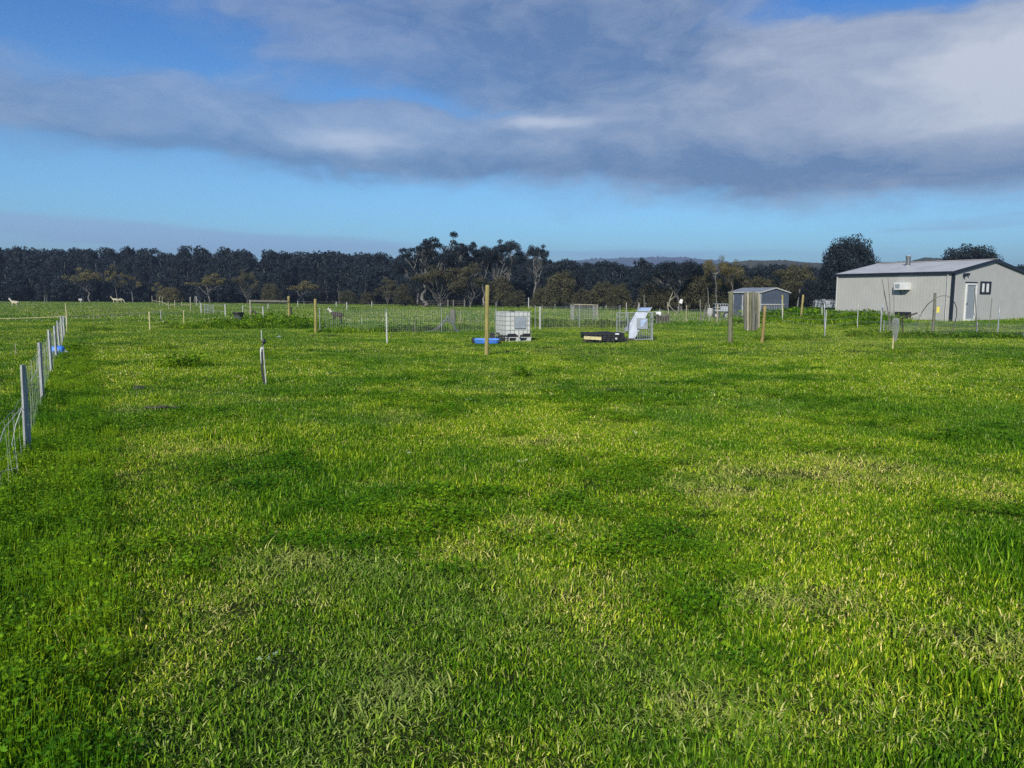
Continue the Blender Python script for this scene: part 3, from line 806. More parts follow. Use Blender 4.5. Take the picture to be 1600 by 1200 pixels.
# ------------------------------------------------------------------ cream shed house
HS = 1.05                                  # all distances from the camera scaled so that the door is a door
TH = R(58.08); HX, HY = 24.06 * HS, 42.36 * HS; HZ = CAMZ + (.449 - CAMZ) * HS
HL, HW, HH, HR = 7.19 * HS, 8.39 * HS, 2.684 * HS, .747 * HS
M['appliance'] = pmat('appliance_white', (.68, .68, .65), .5, .06, 4)
M['flue'] = pmat('dull_flue_steel', (.22, .22, .22), .35, .3, 3, metal=.6, stretch=(6, 6, .3))
def make_house():
    org = Vector((HX, HY, HZ)); rz = math.pi / 2 - TH
    root = thing('shed_house', org, 'cream steel-clad shed house with low gable roof, flue and white door', 'house', rz)
    inv = Matrix.Rotation(-rz, 3, 'Z')
    def onwall(px, py, axis):
        """local point of the wall plane x=0 (axis 0) or y=0 (axis 1) seen at a pixel"""
        o = inv @ (Vector((0, 0, CAMZ)) - org); d = inv @ ray(px, py); t = -o[axis] / d[axis]; return o + d * t
    def onroof(px, py):
        o = inv @ (Vector((0, 0, CAMZ)) - org); d = inv @ ray(px, py); k = HR / (HW / 2)
        t = (HH + k * o.x - o.z) / (d.z - k * d.x); return o + d * t
    b = MB()   # long walls
    b.box((.04, HL / 2, HH / 2 - .2), (.08, HL, HH + .4)); b.build('wall', M['cladding'], root)
    b = MB(); b.box((HW - .04, HL / 2, HH / 2 - .2), (.08, HL, HH + .4)); b.build('wall', M['cladding'], root)
    for y in (0.0, HL - .08):
        b = MB(); b.poly([(.081, y, -.4), (HW - .081, y, -.4), (HW - .081, y, HH), (HW / 2, y, HH + HR - .03), (.081, y, HH)], (0, .08, 0)); b.build('wall', M['cladding_x'], root)
    sl = math.atan2(HR, HW / 2); ln = math.hypot(HR, HW / 2) + .12
    b = MB()
    for s in (-1, 1):
        c = Vector((HW / 2 - s * math.cos(sl) * ln / 2, HL / 2, HH + HR - math.sin(sl) * ln / 2 + .05))
        b.box(c, (ln, HL + .16, .04), Matrix.Rotation(-s * sl, 3, 'Y'))
    roof = b.build('roof', M['roofing'], root)
    b = MB(); b.box((HW / 2, HL / 2, HH + HR + .085), (.34, HL + .18, .025)); b.build('ridge_cap', M['roofing'], roof)
    b = MB(); b.box((-.09, HL / 2, HH - .03), (.12, HL + .20, .15)); b.build('gutter', M['trim'], root); b = MB(); b.box((HW + .09, HL / 2, HH - .03), (.12, HL + .2, .15)); b.build('gutter', M['trim'], root)
    for s in (-1, 1):
        for y in (-.095, HL + .095):
            b = MB(); c = Vector((HW / 2 - s * math.cos(sl) * ln / 2, y, HH + HR - math.sin(sl) * ln / 2 - .005))
            b.box(c, (ln, .03, .19), Matrix.Rotation(-s * sl, 3, 'Y')); b.build('barge_board', M['trim'], root)
    b = MB(); b.box((-.012, .05, HH / 2 - .1), (.03, .13, HH - .02)); b.box((.05, -.012, HH / 2 - .1), (.15, .03, HH - .02)); b.build('corner_trim', M['trim'], root)
    b = MB(); b.tube([(-.06, HL - .06, HH - .10), (-.06, HL - .06, -.1)], .05, 8); b.build('downpipe', M['white'], root); b = MB(); b.tube([(-.07, .30, HH - .1), (-.07, .30, -.1)], .03, 8); b.build('downpipe', M['white'], root)
    b = MB(); b.box((HW / 2 - .2, HL / 2 - .1, -.22), (HW + .9, HL + .5, .34)); b.build('slab', M['concrete'], root)
    # door in the gable wall
    p0, p1 = onwall(1505, 503, 1), onwall(1526, 443, 1)
    x0, x1, z1 = p0.x, p1.x, p1.z; z0 = 0.0; cx = (x0 + x1) / 2; w = x1 - x0
    b = MB()
    for x in (x0 + .05, x1 - .05): b.box((x, -.035, (z0 + z1) / 2), (.10, .07, z1 - z0))
    b.box((cx, -.035, z1 - .05), (w - .2, .07, .10)); b.box((cx, -.035, z0 + .06), (w - .2, .07, .12))
    d = b.build('door', M['appliance'], root)
    b = MB(); b.box((cx, -.012, (z0 + z1) / 2), (w - .2, .02, z1 - z0 - .2)); b.build('screen', M['screen'], d)
    b = MB(); b.box((x0 + .08, -.09, 1.0), (.03, .05, .14)); b.build('handle', M['trim'], d)
    b = MB(); b.box((cx, -.02, z1 + .045), (w + .12, .04, .085)); b.build('door_head', M['trim'], root)
    # window
    q0, q1 = onwall(1530.5, 459, 1), onwall(1548, 440, 1); cx, cz, w, h = (q0.x + q1.x) / 2, (q0.z + q1.z) / 2, q1.x - q0.x, q1.z - q0.z
    b = MB(); t = .09
    for x in (q0.x + t / 2, q1.x - t / 2): b.box((x, -.03, cz), (t, .06, h))
    for z in (q0.z + t / 2, q1.z - t / 2): b.box((cx, -.03, z), (w - 2 * t, .06, t))
    b.box((cx, -.032, cz), (.08, .05, h - 2 * t))
    wd = b.build('window', M['trim'], root)
    b = MB(); b.box((cx, -.006, cz), (w - 2 * t, .012, h - 2 * t)); b.build('pane', M['glass'], wd)
    b = MB(); b.box((cx - w * .20, -.016, cz), (w * .20, .008, h - 2.4 * t)); b.build('curtain', M['curtain'], wd); b = MB(); b.box((cx + w * .22, -.016, cz), (w * .22, .008, h - 2.4 * t)); b.build('curtain', M['curtain'], wd)
    # lamp under the barge board
    a = onwall(1508, 428, 1); b = MB(); b.box((a.x, -.06, a.z), (.42, .07, .07)); b.box((a.x - .20, -.09, a.z - .1), (.10, .14, .16)); b.box((a.x + .2, -.09, a.z - .02), (.10, .14, .13)); b.build('floodlight', M['trim'], root)
    # air conditioner
    a0, a1 = onwall(1402, 453, 0), onwall(1424, 441.5, 0); cy, cz, w, h = (a0.y + a1.y) / 2, (a0.z + a1.z) / 2, abs(a0.y - a1.y), a1.z - a0.z
    b = MB(); b.box((-.20, cy, cz), (.40, w, h)); ac = b.build('air_conditioner', M['appliance'], root, .015)
    b = MB()
    for k in range(7): b.box((-.405, cy + w * .10 + k * w * .048, cz), (.02, w * .02, h * .60))
    b.box((-.402, cy + w * .24, cz), (.004, w * .36, h * .62)); b.build('grille', M['plate'], ac)
    b = MB(); b.beam((-.02, cy + .1, cz - h * .5 - .28), (-.34, cy + .1, cz - h * .5 - .02), .04, .04); b.build('bracket', M['trim'], ac)
    # dark hatch low in the long wall, and yellow notice
    h0, h1 = onwall(1398, 497, 0), onwall(1424, 487.5, 0)
    b = MB(); b.box((-.015, (h0.y + h1.y) / 2, (h0.z + h1.z) / 2), (.03, abs(h0.y - h1.y), abs(h1.z - h0.z))); b.build('hatch', M['black'], root)
    # flue on the roof
    f = onroof(1418.5, 417); b = MB(); b.tube([(f.x, f.y, f.z - .05), (f.x, f.y, f.z + .66)], .145, 14); fl = b.build('flue', M['flue'], root)
    b = MB(); b.tube([(f.x, f.y, f.z + .66), (f.x, f.y, f.z + .72)], .18, 14); b.build('cowl', M['plate'], fl); b = MB(); b.tube([(f.x, f.y, f.z - .02), (f.x, f.y, f.z + .10)], [.24, .16], 14); b.build('flashing', M['plate'], fl)
make_house()

def make_small_shed():
    org = at(1187, 498); rz = R(90 - 61)
    d = org.y; L, Wd, H, Ri = 3.45, 3.3, top_h(org, 456.5), .36
    root = thing('garden_shed', org, 'slate blue steel garden shed with pale roof and white-edged door', 'shed', rz)
    b = MB(); b.box((.02, L / 2, H / 2), (.04, L, H)); b.build('wall', M['shedwall'], root); b = MB(); b.box((Wd - .02, L / 2, H / 2), (.04, L, H)); b.build('wall', M['shedwall'], root)
    for y in (0, L - .04): b = MB(); b.poly([(.041, y, -.1), (Wd - .041, y, -.1), (Wd - .041, y, H), (Wd / 2, y, H + Ri - .02), (.041, y, H)], (0, .04, 0)); b.build('wall', M['shedwall_x'], root)
    sl = math.atan2(Ri, Wd / 2); ln = math.hypot(Ri, Wd / 2) + .12; b = MB(); c2 = MB()
    for s in (-1, 1):
        c = Vector((Wd / 2 - s * math.cos(sl) * ln / 2, L / 2, H + Ri - math.sin(sl) * ln / 2 + .03)); rm = Matrix.Rotation(-s * sl, 3, 'Y')
        b.box(c, (ln, L + .16, .03), rm)
        for y in (-.095, L + .095): c2.box(c + Vector((0, y - L / 2, -.03)), (ln, .025, .10), rm)
    c2.box((-.105, L / 2, H - .01), (.03, L + .2, .09))
    rf = b.build('roof', M['shedroof'], root); c2.build('barge_trim', M['white'], rf)
    y0, y1 = L * .56, L * .86
    b = MB(); b.box((-.02, (y0 + y1) / 2, .98), (.03, y1 - y0, 1.86)); dr = b.build('door', M['shedwall'], root)
    b = MB()
    for y in (y0, y1): b.box((-.03, y, .98), (.06, .07, 1.9))
    b.box((-.03, (y0 + y1) / 2, .03), (.06, y1 - y0, .06)); b.build('door_trim', M['white'], dr)
    b = MB(); b.box((-.06, y0 + .12, 1.0), (.05, .03, .16)); b.build('handle', M['galv'], dr)
    b = MB(); b.box((Wd * .42, -.04, 1.16), (Wd * .80, .06, .09)); b.build('rail', M['white'], root)
    b = MB()
    for k in range(14): b.box((.12 + k * .19, -.03, .56), (.035, .02, 1.10))
    b.build('bars', M['plate'], root)
    b = MB(); b.box((.02, -.012, H / 2), (.10, .02, H)); b.build('corner_trim', M['white'], root)
make_small_shed()

def make_trailer():
    p = at(1286, 491); p += (p - Vector((0, 0, p.z))).normalized() * 2.5; s = p.y / FPX
    top = top_h(p, 469); w = 36 * s
    root = thing('box_trailer', p, 'pale grey box trailer with a lid, parked between the mound and the cream shed', 'trailer', R(8))
    b = MB(); b.box((0, 0, top - .42), (w, 1.1, .78)); b.build('body', M['plate'], root, .02)
    b = MB(); b.box((0, 0, top), (w + .12, 1.2, .06)); b.box((-w * .1, 0, top + .08), (w * .25, .5, .10)); b.box((w * .25, 0, top + .05), (w * .12, .4, .05)); b.build('lid', M['galv'], root)
    for x in (-w / 2 + .05, w / 2 - .05, 0): b = MB(); b.box((x, -.57, top - .42), (.07, .04, .8)); b.build('edge_trim', M['white'], root)
    for x in (-.35, .35):
        b = MB(); b.tube([(x, -.62, .28), (x, -.44, .28)], .28, 18); b.build('wheel', M['black'], root)
    b = MB(); b.beam((-w / 2, 0, .4), (w / 2, 0, .4), .5, .08); b.beam((w / 2, 0, .4), (w / 2 + .7, 0, .36), .07, .07); b.tube([(-w / 2 + .1, .2, .38), (-w / 2 + .1, .2, 0)], .03, 6); b.build('chassis', M['galv'], root)
make_trailer()

# ------------------------------------------------------------------ posts and stakes that stand alone
def post(px, by, tx, ty, rad, m, name, label, square=False, cat='post', group=None, cap=None):
    p = at(px, by); h = top_h(p, ty)
    dep = (p - Vector((0, 0, CAMZ))).dot(cF)
    q = ray(tx, ty) * ((p.y) / ray(tx, ty).y) + Vector((0, 0, CAMZ)) - p
    q.y = rng.normal(0, .02); b = MB()
    n = 5
    pts = [Vector((0, 0, -.1)) + (q + Vector((0, 0, .1))) * (k / n) + Vector((rng.normal(0, rad * .10), rng.normal(0, rad * .10), 0)) * (0 < k < n) for k in range(n + 1)]
    if square: b.beam(pts[0], pts[-1], rad * 2, rad * 1.3)
    else: b.tube(pts + [pts[-1] + Vector((0, 0, rad * .25))], [rad * (1.06 - .1 * k / n) for k in range(n + 1)] + [rad * .55], 10)
    o = b.build(name, m); o.location = p; o.rotation_euler = (0, 0, 0)
    return tag(o, label, cat, group)

POSTS = [
    (760, 556, 761.5, 446, .058, 'pine', 'round_post', 'tall yellow round post leaning slightly in front of the white tank'),
    (493.5, 521, 492.5, 467.5, .058, 'pine', 'round_post', 'yellow treated round post left of the brown animal'),
    (1141, 540, 1142, 456, .082, 'olivewood', 'round_post', 'thick mossy grey round post in front of the small shed'),
    (1190.5, 537, 1195, 478.5, .055, 'brownwood', 'wooden_stake', 'brown wooden stake leaning right beside the bundle of old posts'),
    (604.5, 537, 604, 488, .024, 'white', 'white_stake', 'slim white stake alone in the middle of the paddock'),
    (844, 515.5, 844, 479, .034, 'white', 'white_stake', 'white stake just right of the white tank'),
    (1223, 503, 1222.5, 461, .055, 'pine', 'round_post', 'pale yellow post before the gable end of the small shed'),
    (1251, 503, 1255, 461, .065, 'pine', 'round_post', 'pale yellow post leaning right on the green mound'),
    (1259, 488, 1259, 472.5, .035, 'white', 'white_stake', 'short white stake behind the green mound'),
    (1284, 502, 1284, 480, .04, 'white', 'white_stake', 'white stake in front of the grey box trailer'),
    (1289, 528, 1288, 473.5, .022, 'galv', 'steel_stake', 'tall thin steel stake in front of the grey box trailer'),
    (1375, 519, 1379, 475, .026, 'galv', 'steel_stake', 'bowed grey stake left of the bare sapling'),
    (1558, 525.5, 1562.5, 480, .028, 'galv', 'steel_stake', 'grey leaning stake in front of the window side of the cream shed'),
    (1457.5, 526, 1461, 458, .060, 'greywood', 'round_post', 'weathered grey post rising through the wire hoop'),
    (1120, 505, 1121.5, 477, .050, 'palewood', 'bent_post', 'pale bent post alone between dead sapling and small shed'),
    (1072, 505, 1073, 477, .030, 'palewood', 'wooden_stake', 'thin pale stake right of the dead sapling'),
    (978, 500, 979, 473, .028, 'white', 'white_stake', 'white stake behind the barred cage, left of the ramp top'),
    (1007, 500, 1006.5, 461, .040, 'greywood', 'wooden_stake', 'tall grey stake behind the top of the metal ramp'),
    (1095, 503, 1094, 468, .045, 'greywood', 'wooden_stake', 'grey stake left of the broken dead trunk'),
    (1222.8, 505, 1222, 468, .03, 'white', 'white_stake', 'white stake touching the pale post before the small shed gable'),
    (719, 505, 719.5, 484, .022, 'palewood', 'wooden_stake', 'thin straw-coloured stake left of the leaning yellow post'),
    (716, 514, 717, 498, .022, 'brownwood', 'wooden_stake', 'short brownish stake beside the straw-coloured one'),
    (648, 522, 648, 504, .018, 'greywood', 'wooden_stake', 'short grey stake at the edge of the heaped netting'),
    (24.3, 556, 24, 537, .010, 'palewood', 'dry_stalk', 'single pale dry stalk in the field left of the netting fence'),
    (565.5, 507, 565.5, 496, .02, 'white', 'white_stake', 'short white stake in the dark patch right of the brown animal'),
    (1320, 505, 1352, 494, .03, 'brownwood', 'fallen_stake', 'fallen tan stake lying low on the green mound'),
]
for a in POSTS:
    if a[6] == 'fallen_stake': continue
    post(*a[:5], M[a[5]], a[6], a[7], square=a[6] in ('white_stake',), cat='stake' if 'stake' in a[6] or 'stalk' in a[6] else 'post')

def old_post_bundle():
    spec = [(1164.5, 516, 457, .075, 'greywood', 'grey outermost post on the shed-door side of the standing bundle'), (1168.5, 517.5, 458.5, .055, 'palewood', 'pale narrow post second from the shed-door side of the standing bundle'),
            (1172.5, 517, 457, .09, 'olivewood', 'mossy thick post in the standing bundle, beside the pale narrow one'), (1177, 517.5, 456.5, .085, 'greywood', 'central grey split post of the standing bundle'),
            (1180.5, 515, 457.5, .06, 'olivewood', 'dark gap-side post near the lit end of the standing bundle'), (1183, 516.5, 458, .05, 'greywood', 'slim post near the lit end of the standing bundle'),
            (1186, 513, 458.5, .05, 'palewood', 'whitish outermost post at the lit end of the standing bundle')]
    for px, by, ty, r, m, lab in spec:
        post(px, by, px + .3, ty, r, M[m], 'old_post', lab, cat='post', group='old posts standing together before the small shed')
old_post_bundle()

# ------------------------------------------------------------------ fences
def netting(mb, pts, h, pitch, rows, rad, jit=.0):
    """upright netting along a polyline of ground points"""
    segs = []
    for a, b in zip(pts[:-1], pts[1:]): segs.append((Vector(a), Vector(b)))
    for a, b in segs:
        L = (b - a).length; n = max(2, int(L / pitch))
        def P(t, k):
            p = a.lerp(b, t); sag = -.06 * h * 4 * t * (1 - t) * min(1, L / 3) * (k / rows)
            return p + Vector((rng.normal(0, jit), rng.normal(0, jit), h * k / rows + sag + .02))
        for k in range(rows + 1):
            mb.tube([P(i / 6, k) for i in range(7)], rad * (1.6 if k == rows else 1), 3, False)
        for i in range(n + 1):
            t = i / n; mb.tube([P(t, 0), P(t, rows / 2), P(t, rows)], rad, 3, False)

def left_fence():
    pp = [(42, 709, 35.5, 570, .040), (67, 626, 61.5, 535, .034), (81, 583, 76, 515, .034), (88.5, 562, 85, 509, .034), (94, 550, 89.5, 501, .036), (98.5, 534, 94.5, 493.5, .036), (101, 524, 99, 494, .036)]
    P0 = at(42, 709)
    root = thing('netting_fence', P0, 'white netting fence on pale posts running away along the left side', 'fence')
    g = [at(a[0], a[1]) for a in pp]
    for a, p in zip(pp, g):
        q = ray(a[2], a[3]) * (p.y / ray(a[2], a[3]).y) + Vector((0, 0, CAMZ)); b = MB(); l = p - P0
        top = q - P0
        if a is pp[0]:
            b.beam(l + Vector((0, 0, -.05)), top, .058, .018); b.beam(l + Vector((.012, .03, -.05)), top + Vector((-.012, .03, -.02)), .03, .03)
        else: b.beam(l + Vector((0, 0, -.05)), top, .05, .035)
        b.build('post', M['greywhite'] if 'greywhite' in M else M['white'], root)
    # thin yellowish end stake
    p = at(104.5, 520); q = ray(102.3, 474) * (p.y / ray(102.3, 474).y) + Vector((0, 0, CAMZ)); b = MB(); b.tube([p - P0, (p + q) / 2 - P0 + Vector((.03, 0, 0)), q - P0], .018, 6); b.build('end_stake', M['cream'], root)
    near = at(28, 742); off = at(-160, 980)
    line = [off - P0, near - P0] + [x - P0 for x in g]
    b = MB(); netting(b, line[2:], .80, .30, 6, .0010, .006); netting(b, line[:3], .55, .26, 4, .0008, .012); b.build('netting', M['netwhite'], root)
    b = MB()
    hts = [top_h(p, a[3]) for a, p in zip(pp, g)]
    for i in range(len(g) - 1):
        a, c = g[i] - P0, g[i + 1] - P0; pts = []
        for k in range(9):
            t = k / 8; pts.append(a.lerp(c, t) + Vector((rng.normal(0, .012), 0, (hts[i] * (1 - t) + hts[i + 1] * t) * .86 - .20 * 4 * t * (1 - t) / (1 + .25 * i))))
        b.tube(pts, .0040, 5, False)
    a = g[0] - P0; c = off - P0
    b.tube([a + Vector((-.02, 0, .47)), a.lerp(c, .2) + Vector((-.05, 0, .40)), a.lerp(c, .45) + Vector((0, 0, .22)), a.lerp(c, .8) + Vector((0, 0, .12))], .0035, 5, False)
    b.tube([a + Vector((-.02, 0, .46)), a + Vector((-.06, -.05, .30)), a + Vector((-.075, -.1, .12)), near - P0 + Vector((0, 0, .06)), near - P0 + Vector((-.25, -.35, .03)), near - P0 + Vector((-.5, -.9, .02))], .0045, 5, False)
    b.build('top_rope', M['netwhite'], root)
M['greywhite'] = pmat('grey_white_timber', (.38, .39, .385), .75, .25, 5, .3, 40, stretch=(8, 8, .6))
left_fence()

def strand_fence(name, label, posts, rows, rad, m_post, m_wire, sag=.05, prad=.03, square=False, wire_name='wire'):
    """posts given in pixels (base x, base y, top y), strands at the heights of rows (fractions of the post)"""
    g = [at(p[0], p[1]) for p in posts]; root = thing(name, g[0], label, 'fence')
    hs = [top_h(q, p[2]) for q, p in zip(g, posts)]
    for k, (q, h) in enumerate(zip(g, hs)):
        if posts[k][2] >= posts[k][1] - 1: continue
        b = MB(); o = q - g[0]
        rr = prad * rng.uniform(.85, 1.15); t = Vector((rng.normal(0, .015), 0, 0))
        b.tube([o + Vector((0, 0, -.1)), o + t + Vector((0, 0, h))], rr, 8); b.build('post', M[m_post], root)
    b = MB()
    for f in rows:
        for i in range(len(g) - 1):
            a, c = g[i] - g[0] + Vector((0, 0, hs[i] * f)), g[i + 1] - g[0] + Vector((0, 0, hs[i + 1] * f)); L = (c - a).length
            b.tube([a.lerp(c, k / 6) - Vector((0, 0, sag * 4 * (k / 6) * (1 - k / 6) * min(2, L / 6))) for k in range(7)], rad, 4, False)
    b.build(wire_name, M[m_wire], root)
    return root
strand_fence('tape_fence', 'low fence of pale electric tape crossing the left field', [(-140, 512, 499), (-20, 511, 497), (104, 510, 493), (252, 501, 484)], (.92,), .020, 'white', 'cream', .05, .022, wire_name='tape')
strand_fence('wire_fence', 'two thin stakes with a low strand before the left weeds', [(234.5, 516, 487), (287.5, 508, 485)], (.12, .9), .006, 'cream', 'wire', .02, .03)
strand_fence('wire_fence', 'far yard fence of white posts and pale rails at the left', [(238, 475.5, 462), (249.5, 478, 463.5), (254, 478.5, 463.5), (263.5, 482, 471.5), (273.5, 482, 469), (284, 480, 472), (298, 487.5, 464)], (.45,), .035, 'palewood', 'cream', .0, .055, wire_name='rail')
strand_fence('wire_fence', 'far yard fence with a heavy white corner post behind the weeds', [(307, 479, 463), (314.5, 491, 474), (352.5, 497, 475.5), (379.5, 489, 477), (411.5, 498, 479), (419, 484, 474)], (.5, .95), .012, 'white', 'netwhite', .03, .05)
strand_fence('wire_fence', 'far boundary fence of white posts left of the tall trees', [(465.5, 480, 470), (525.5, 480, 471), (542, 486.5, 472), (581, 481, 471), (667, 479, 471), (688.5, 481, 472.5), (730, 479.5, 472)], (.35, .9), .020, 'white', 'greywood', .03, .06)
strand_fence('wire_fence', 'far boundary fence of white posts behind the white tank', [(755, 480, 465), (785.5, 481, 471), (826, 482.5, 465), (847, 482, 473), (867, 483, 469.5), (884, 483, 472), (947, 484, 470.5), (1009, 486, 472), (1060, 488, 476)], (.3, .6, .95), .014, 'white', 'wire', .03, .075)
strand_fence('wire_fence', 'wire fence on low posts before the shed mound', [(1108, 504, 476), (1160, 505, 478), (1222, 505, 482), (1290, 506, 484), (1340, 505, 475), (1376, 505, 484)], (.25, .5, .75), .006, 'white', 'wire', .02, .022)

def rail_frame():
    a, c = at(392, 506), at(452, 506); root = thing('timber_rail', a, 'weathered timber rail across two posts above the tall weeds', 'rail')
    ha, hc = top_h(a, 468.5), top_h(c, 465)
    b = MB(); b.tube([(0, 0, -.1), (0, 0, ha)], .05, 8); b.build('post', M['palewood'], root)
    d = c - a; b = MB(); b.tube([d + Vector((0, 0, -.1)), d + Vector((0, 0, hc - .05))], .068, 10); b.lathe([(.0, hc + .10), (.06, hc + .07), (.085, hc), (.07, hc - .08), (.06, hc - .12)], d, 12); b.build('post', M['pine'], root)
    b = MB(); b.beam(Vector((.05, 0, ha - .06)), d + Vector((0, -.09, hc - .22)), .07, .11); b.build('rail', M['greywood'], root)
    e = at(456, 508) - a; b = MB(); b.beam(e + Vector((0, 0, -.1)), e + Vector((-.02, 0, 1.0)), .10, .06); b.build('post', M['darkwood'], root)
rail_frame()

def rail_fence_far():
    a, c = at(700, 482), at(726, 482); root = thing('rail_fence', a, 'short length of dark timber rails below the tall gums', 'fence'); d = c - a; b = MB()
    for z in (.35, .75, 1.05): b.beam((-4, 0, z), d + Vector((0, 0, z)), .06, .10)
    b.build('rails', M['darkwood'], root)
    for k in (0, .33, 1.0):
        q = d * k; b = MB(); b.tube([q + Vector((0, 0, -.1)), q + Vector((0, 0, 1.25))], .10, 8); b.build('post', M['greywood'], root)
rail_fence_far()

def white_gate():
    a, c = at(320, 491), at(334, 492); root = thing('yard_gate', a, 'small pale barred gate behind the weeds on the left', 'gate'); d = c - a; h = top_h(a, 476); b = MB()
    for z in (.15, .55, h - .03): b.tube([Vector((0, 0, z)), d + Vector((0, 0, z))], .02, 6)
    for k in range(7): b.tube([d * (k / 6) + Vector((0, 0, .1)), d * (k / 6) + Vector((0, 0, h))], .014 if 0 < k < 6 else .025, 6)
    b.build('frame', M['galv'], root)
white_gate()

# ------------------------------------------------------------------ step-in stake with black strap, nearest the camera
def step_in_stake():
    p = at(416, 602.5); root = thing('step_in_stake', p, 'bent white step-in stake wrapped with a black strap near the camera', 'stake'); dep = p.y
    def w(px, py, dy=0.): r = ray(px, py); return r * ((dep + dy) / r.y) + Vector((0, 0, CAMZ)) - p
    b = MB(); b.tube([Vector((0, 0, -.05)), w(415, 590), w(413.5, 570), w(412, 553)], [.010, .011, .011, .010], 8); b.tube([w(412.5, 556), w(411, 540), w(410, 532), w(408.7, 528), w(408.4, 515.5)], .010, 8); b.build('shaft', M['white'], root)
    b = MB(); b.beam(w(413, 599, .02), w(409.6, 580, .02), .012, .035); b.beam(w(409.6, 580, .02), w(409, 560, .02), .012, .038); b.beam(w(409, 560, .02), w(410.5, 547, .02), .012, .032); b.build('strap', M['black'], root)
    b = MB(); b.tube([w(408, 568), w(407.3, 550), w(408, 543), w(409.5, 542), w(411, 546.5), w(412.8, 546), w(410, 549), w(408.5, 549)], [.004, .010, .011, .010, .011, .009, .008, .004], 7); b.build('tie', M['rag'], root)
    b = MB(); b.lathe([(.005, -.05), (.028, -.035), (.034, 0), (.026, .035), (.005, .05)], w(412.4, 533.5), 10); b.tube([w(411, 537), w(410.3, 543)], .012, 6); b.build('insulator', M['black'], root)
step_in_stake()

# ------------------------------------------------------------------ blue drum by the fence
def blue_drum():
    p = at(93.5, 557); s = p.y / FPX; w = 17 * s; h = 15 * s; p = p + Vector((.02, -.10, .04))
    root = thing('blue_drum', p, 'small blue plastic drum lying beside the netting fence', 'drum', R(12))
    b = MB(); n = 18; prof = [(-.5, .55), (-.46, .82), (-.40, .95), (-.1, 1.0), (.1, 1.0), (.40, .95), (.46, .82), (.5, .55)]
    vs = []; fs = []
    for t, k in prof:
        for i in range(n): a = 2 * math.pi * i / n; vs.append((t * w, math.cos(a) * h * .5 * k, h * .5 + math.sin(a) * h * .5 * k))
    for j in range(len(prof) - 1):
        for i in range(n): i2 = (i + 1) % n; fs.append((j * n + i, j * n + i2, (j + 1) * n + i2, (j + 1) * n + i))
    b.add(vs, fs, True); b.add(vs[:n], [tuple(range(n))]); b.add(vs[-n:], [tuple(range(n))]); b.build('body', M['blue'], root)
    b = MB(); b.tube([(-w * .3, -h * .30, h * .86), (-w * .3, -h * .3, h * 1.02), (w * .02, -h * .3, h * 1.02), (w * .02, -h * .3, h * .86)], .009, 6); b.build('handle', M['black'], root)
    b = MB(); b.tube([(w * .5, 0, h * .45), (w * .62, -.02, h * .42), (w * .95, -.05, h * .30)], [.035, .022, .010], 8); b.build('spout', M['plate'], root)
    b = MB(); b.box((w * .2, -h * .50, h * .55), (.055, .008, .014), Matrix.Rotation(R(20), 3, 'Y')); b.box((w * .2, -h * .501, h * .55), (.014, .010, .055), Matrix.Rotation(R(20), 3, 'Y')); b.build('mark', M['plate'], root)
blue_drum()

# ------------------------------------------------------------------ white tank in its cage
def tank():
    p = at(790, 534.5); root = thing('ibc_tank', p, 'white caged liquid tank on a pallet with a grey plate on its side', 'tank', R(21))
    # local: front face y=0 from x=0..1.0, left side x=0 from y=0..1.2
    W, D, pb, top = 1.02, 1.16, .18, 1.14
    b = MB(); b.box((W / 2, D / 2, .66), (W - .06, D - .06, .86)); b.box((W / 2, D / 2, .215), (W - .30, D - .12, .05)); bo = b.build('bottle', M['ibc'], root, .05)
    b = MB(); b.lathe([(0, .0), (.09, 0), (.10, .02), (.10, .05), (.0, .06)], (W * .42, D * .4, 1.09), 16); b.build('cap', M['black'], bo)
    b = MB(); r = .0055
    for z in (.27, .45, .62, .79, .96, 1.11):
        pts = [(0, 0, z), (W, 0, z), (W, D, z), (0, D, z), (0, 0, z)]
        for a, c in zip(pts[:-1], pts[1:]): b.tube([a, c], r, 6)
    for k in range(7):
        x = W * k / 6; b.tube([(x, 0, pb), (x, 0, 1.12)], r, 6); b.tube([(x, D, pb), (x, D, 1.12)], r, 6)
        y = D * k / 6; b.tube([(0, y, pb), (0, y, 1.12)], r, 6); b.tube([(W, y, pb), (W, y, 1.12)], r, 6)
    for x in (.3, .7): b.tube([(x, 0, 1.11), (x, D, 1.11)], r, 6)
    b.build('cage', M['white'], root)
    b = MB(); b.box((W * .56, -.014, .71), (.44, .012, .42)); b.build('plate', M['plate'], root)
    b = MB(); b.box((W / 2, D / 2, .165), (W + .02, D + .02, .03)); b.box((W / 2, D / 2, .02), (W, D, .03))
    for x in (.08, W / 2, W - .08):
        for y in (.07, D / 2, D - .07): b.box((x, y, .09), (.15, .14, .12))
    b.build('pallet', M['ibc'], root, .006)
    b = MB(); b.box((W / 2, .30, .205), (W * .9, .50, .05)); b.box((W * .24, -.006, .245), (.32, .03, .12)); b.box((W * .80, -.006, .245), (.30, .03, .12)); b.build('sump_gap_shade', M['black'], root)  # black blocks stand in for shade in the open gap under the bottle
    b = MB(); b.tube([(W * .5, .0, .25), (W * .5, -.09, .25)], .035, 10); b.tube([(W * .5, -.09, .25), (W * .5, -.09, .18)], .03, 10); b.build('valve', M['white'], root)
tank()

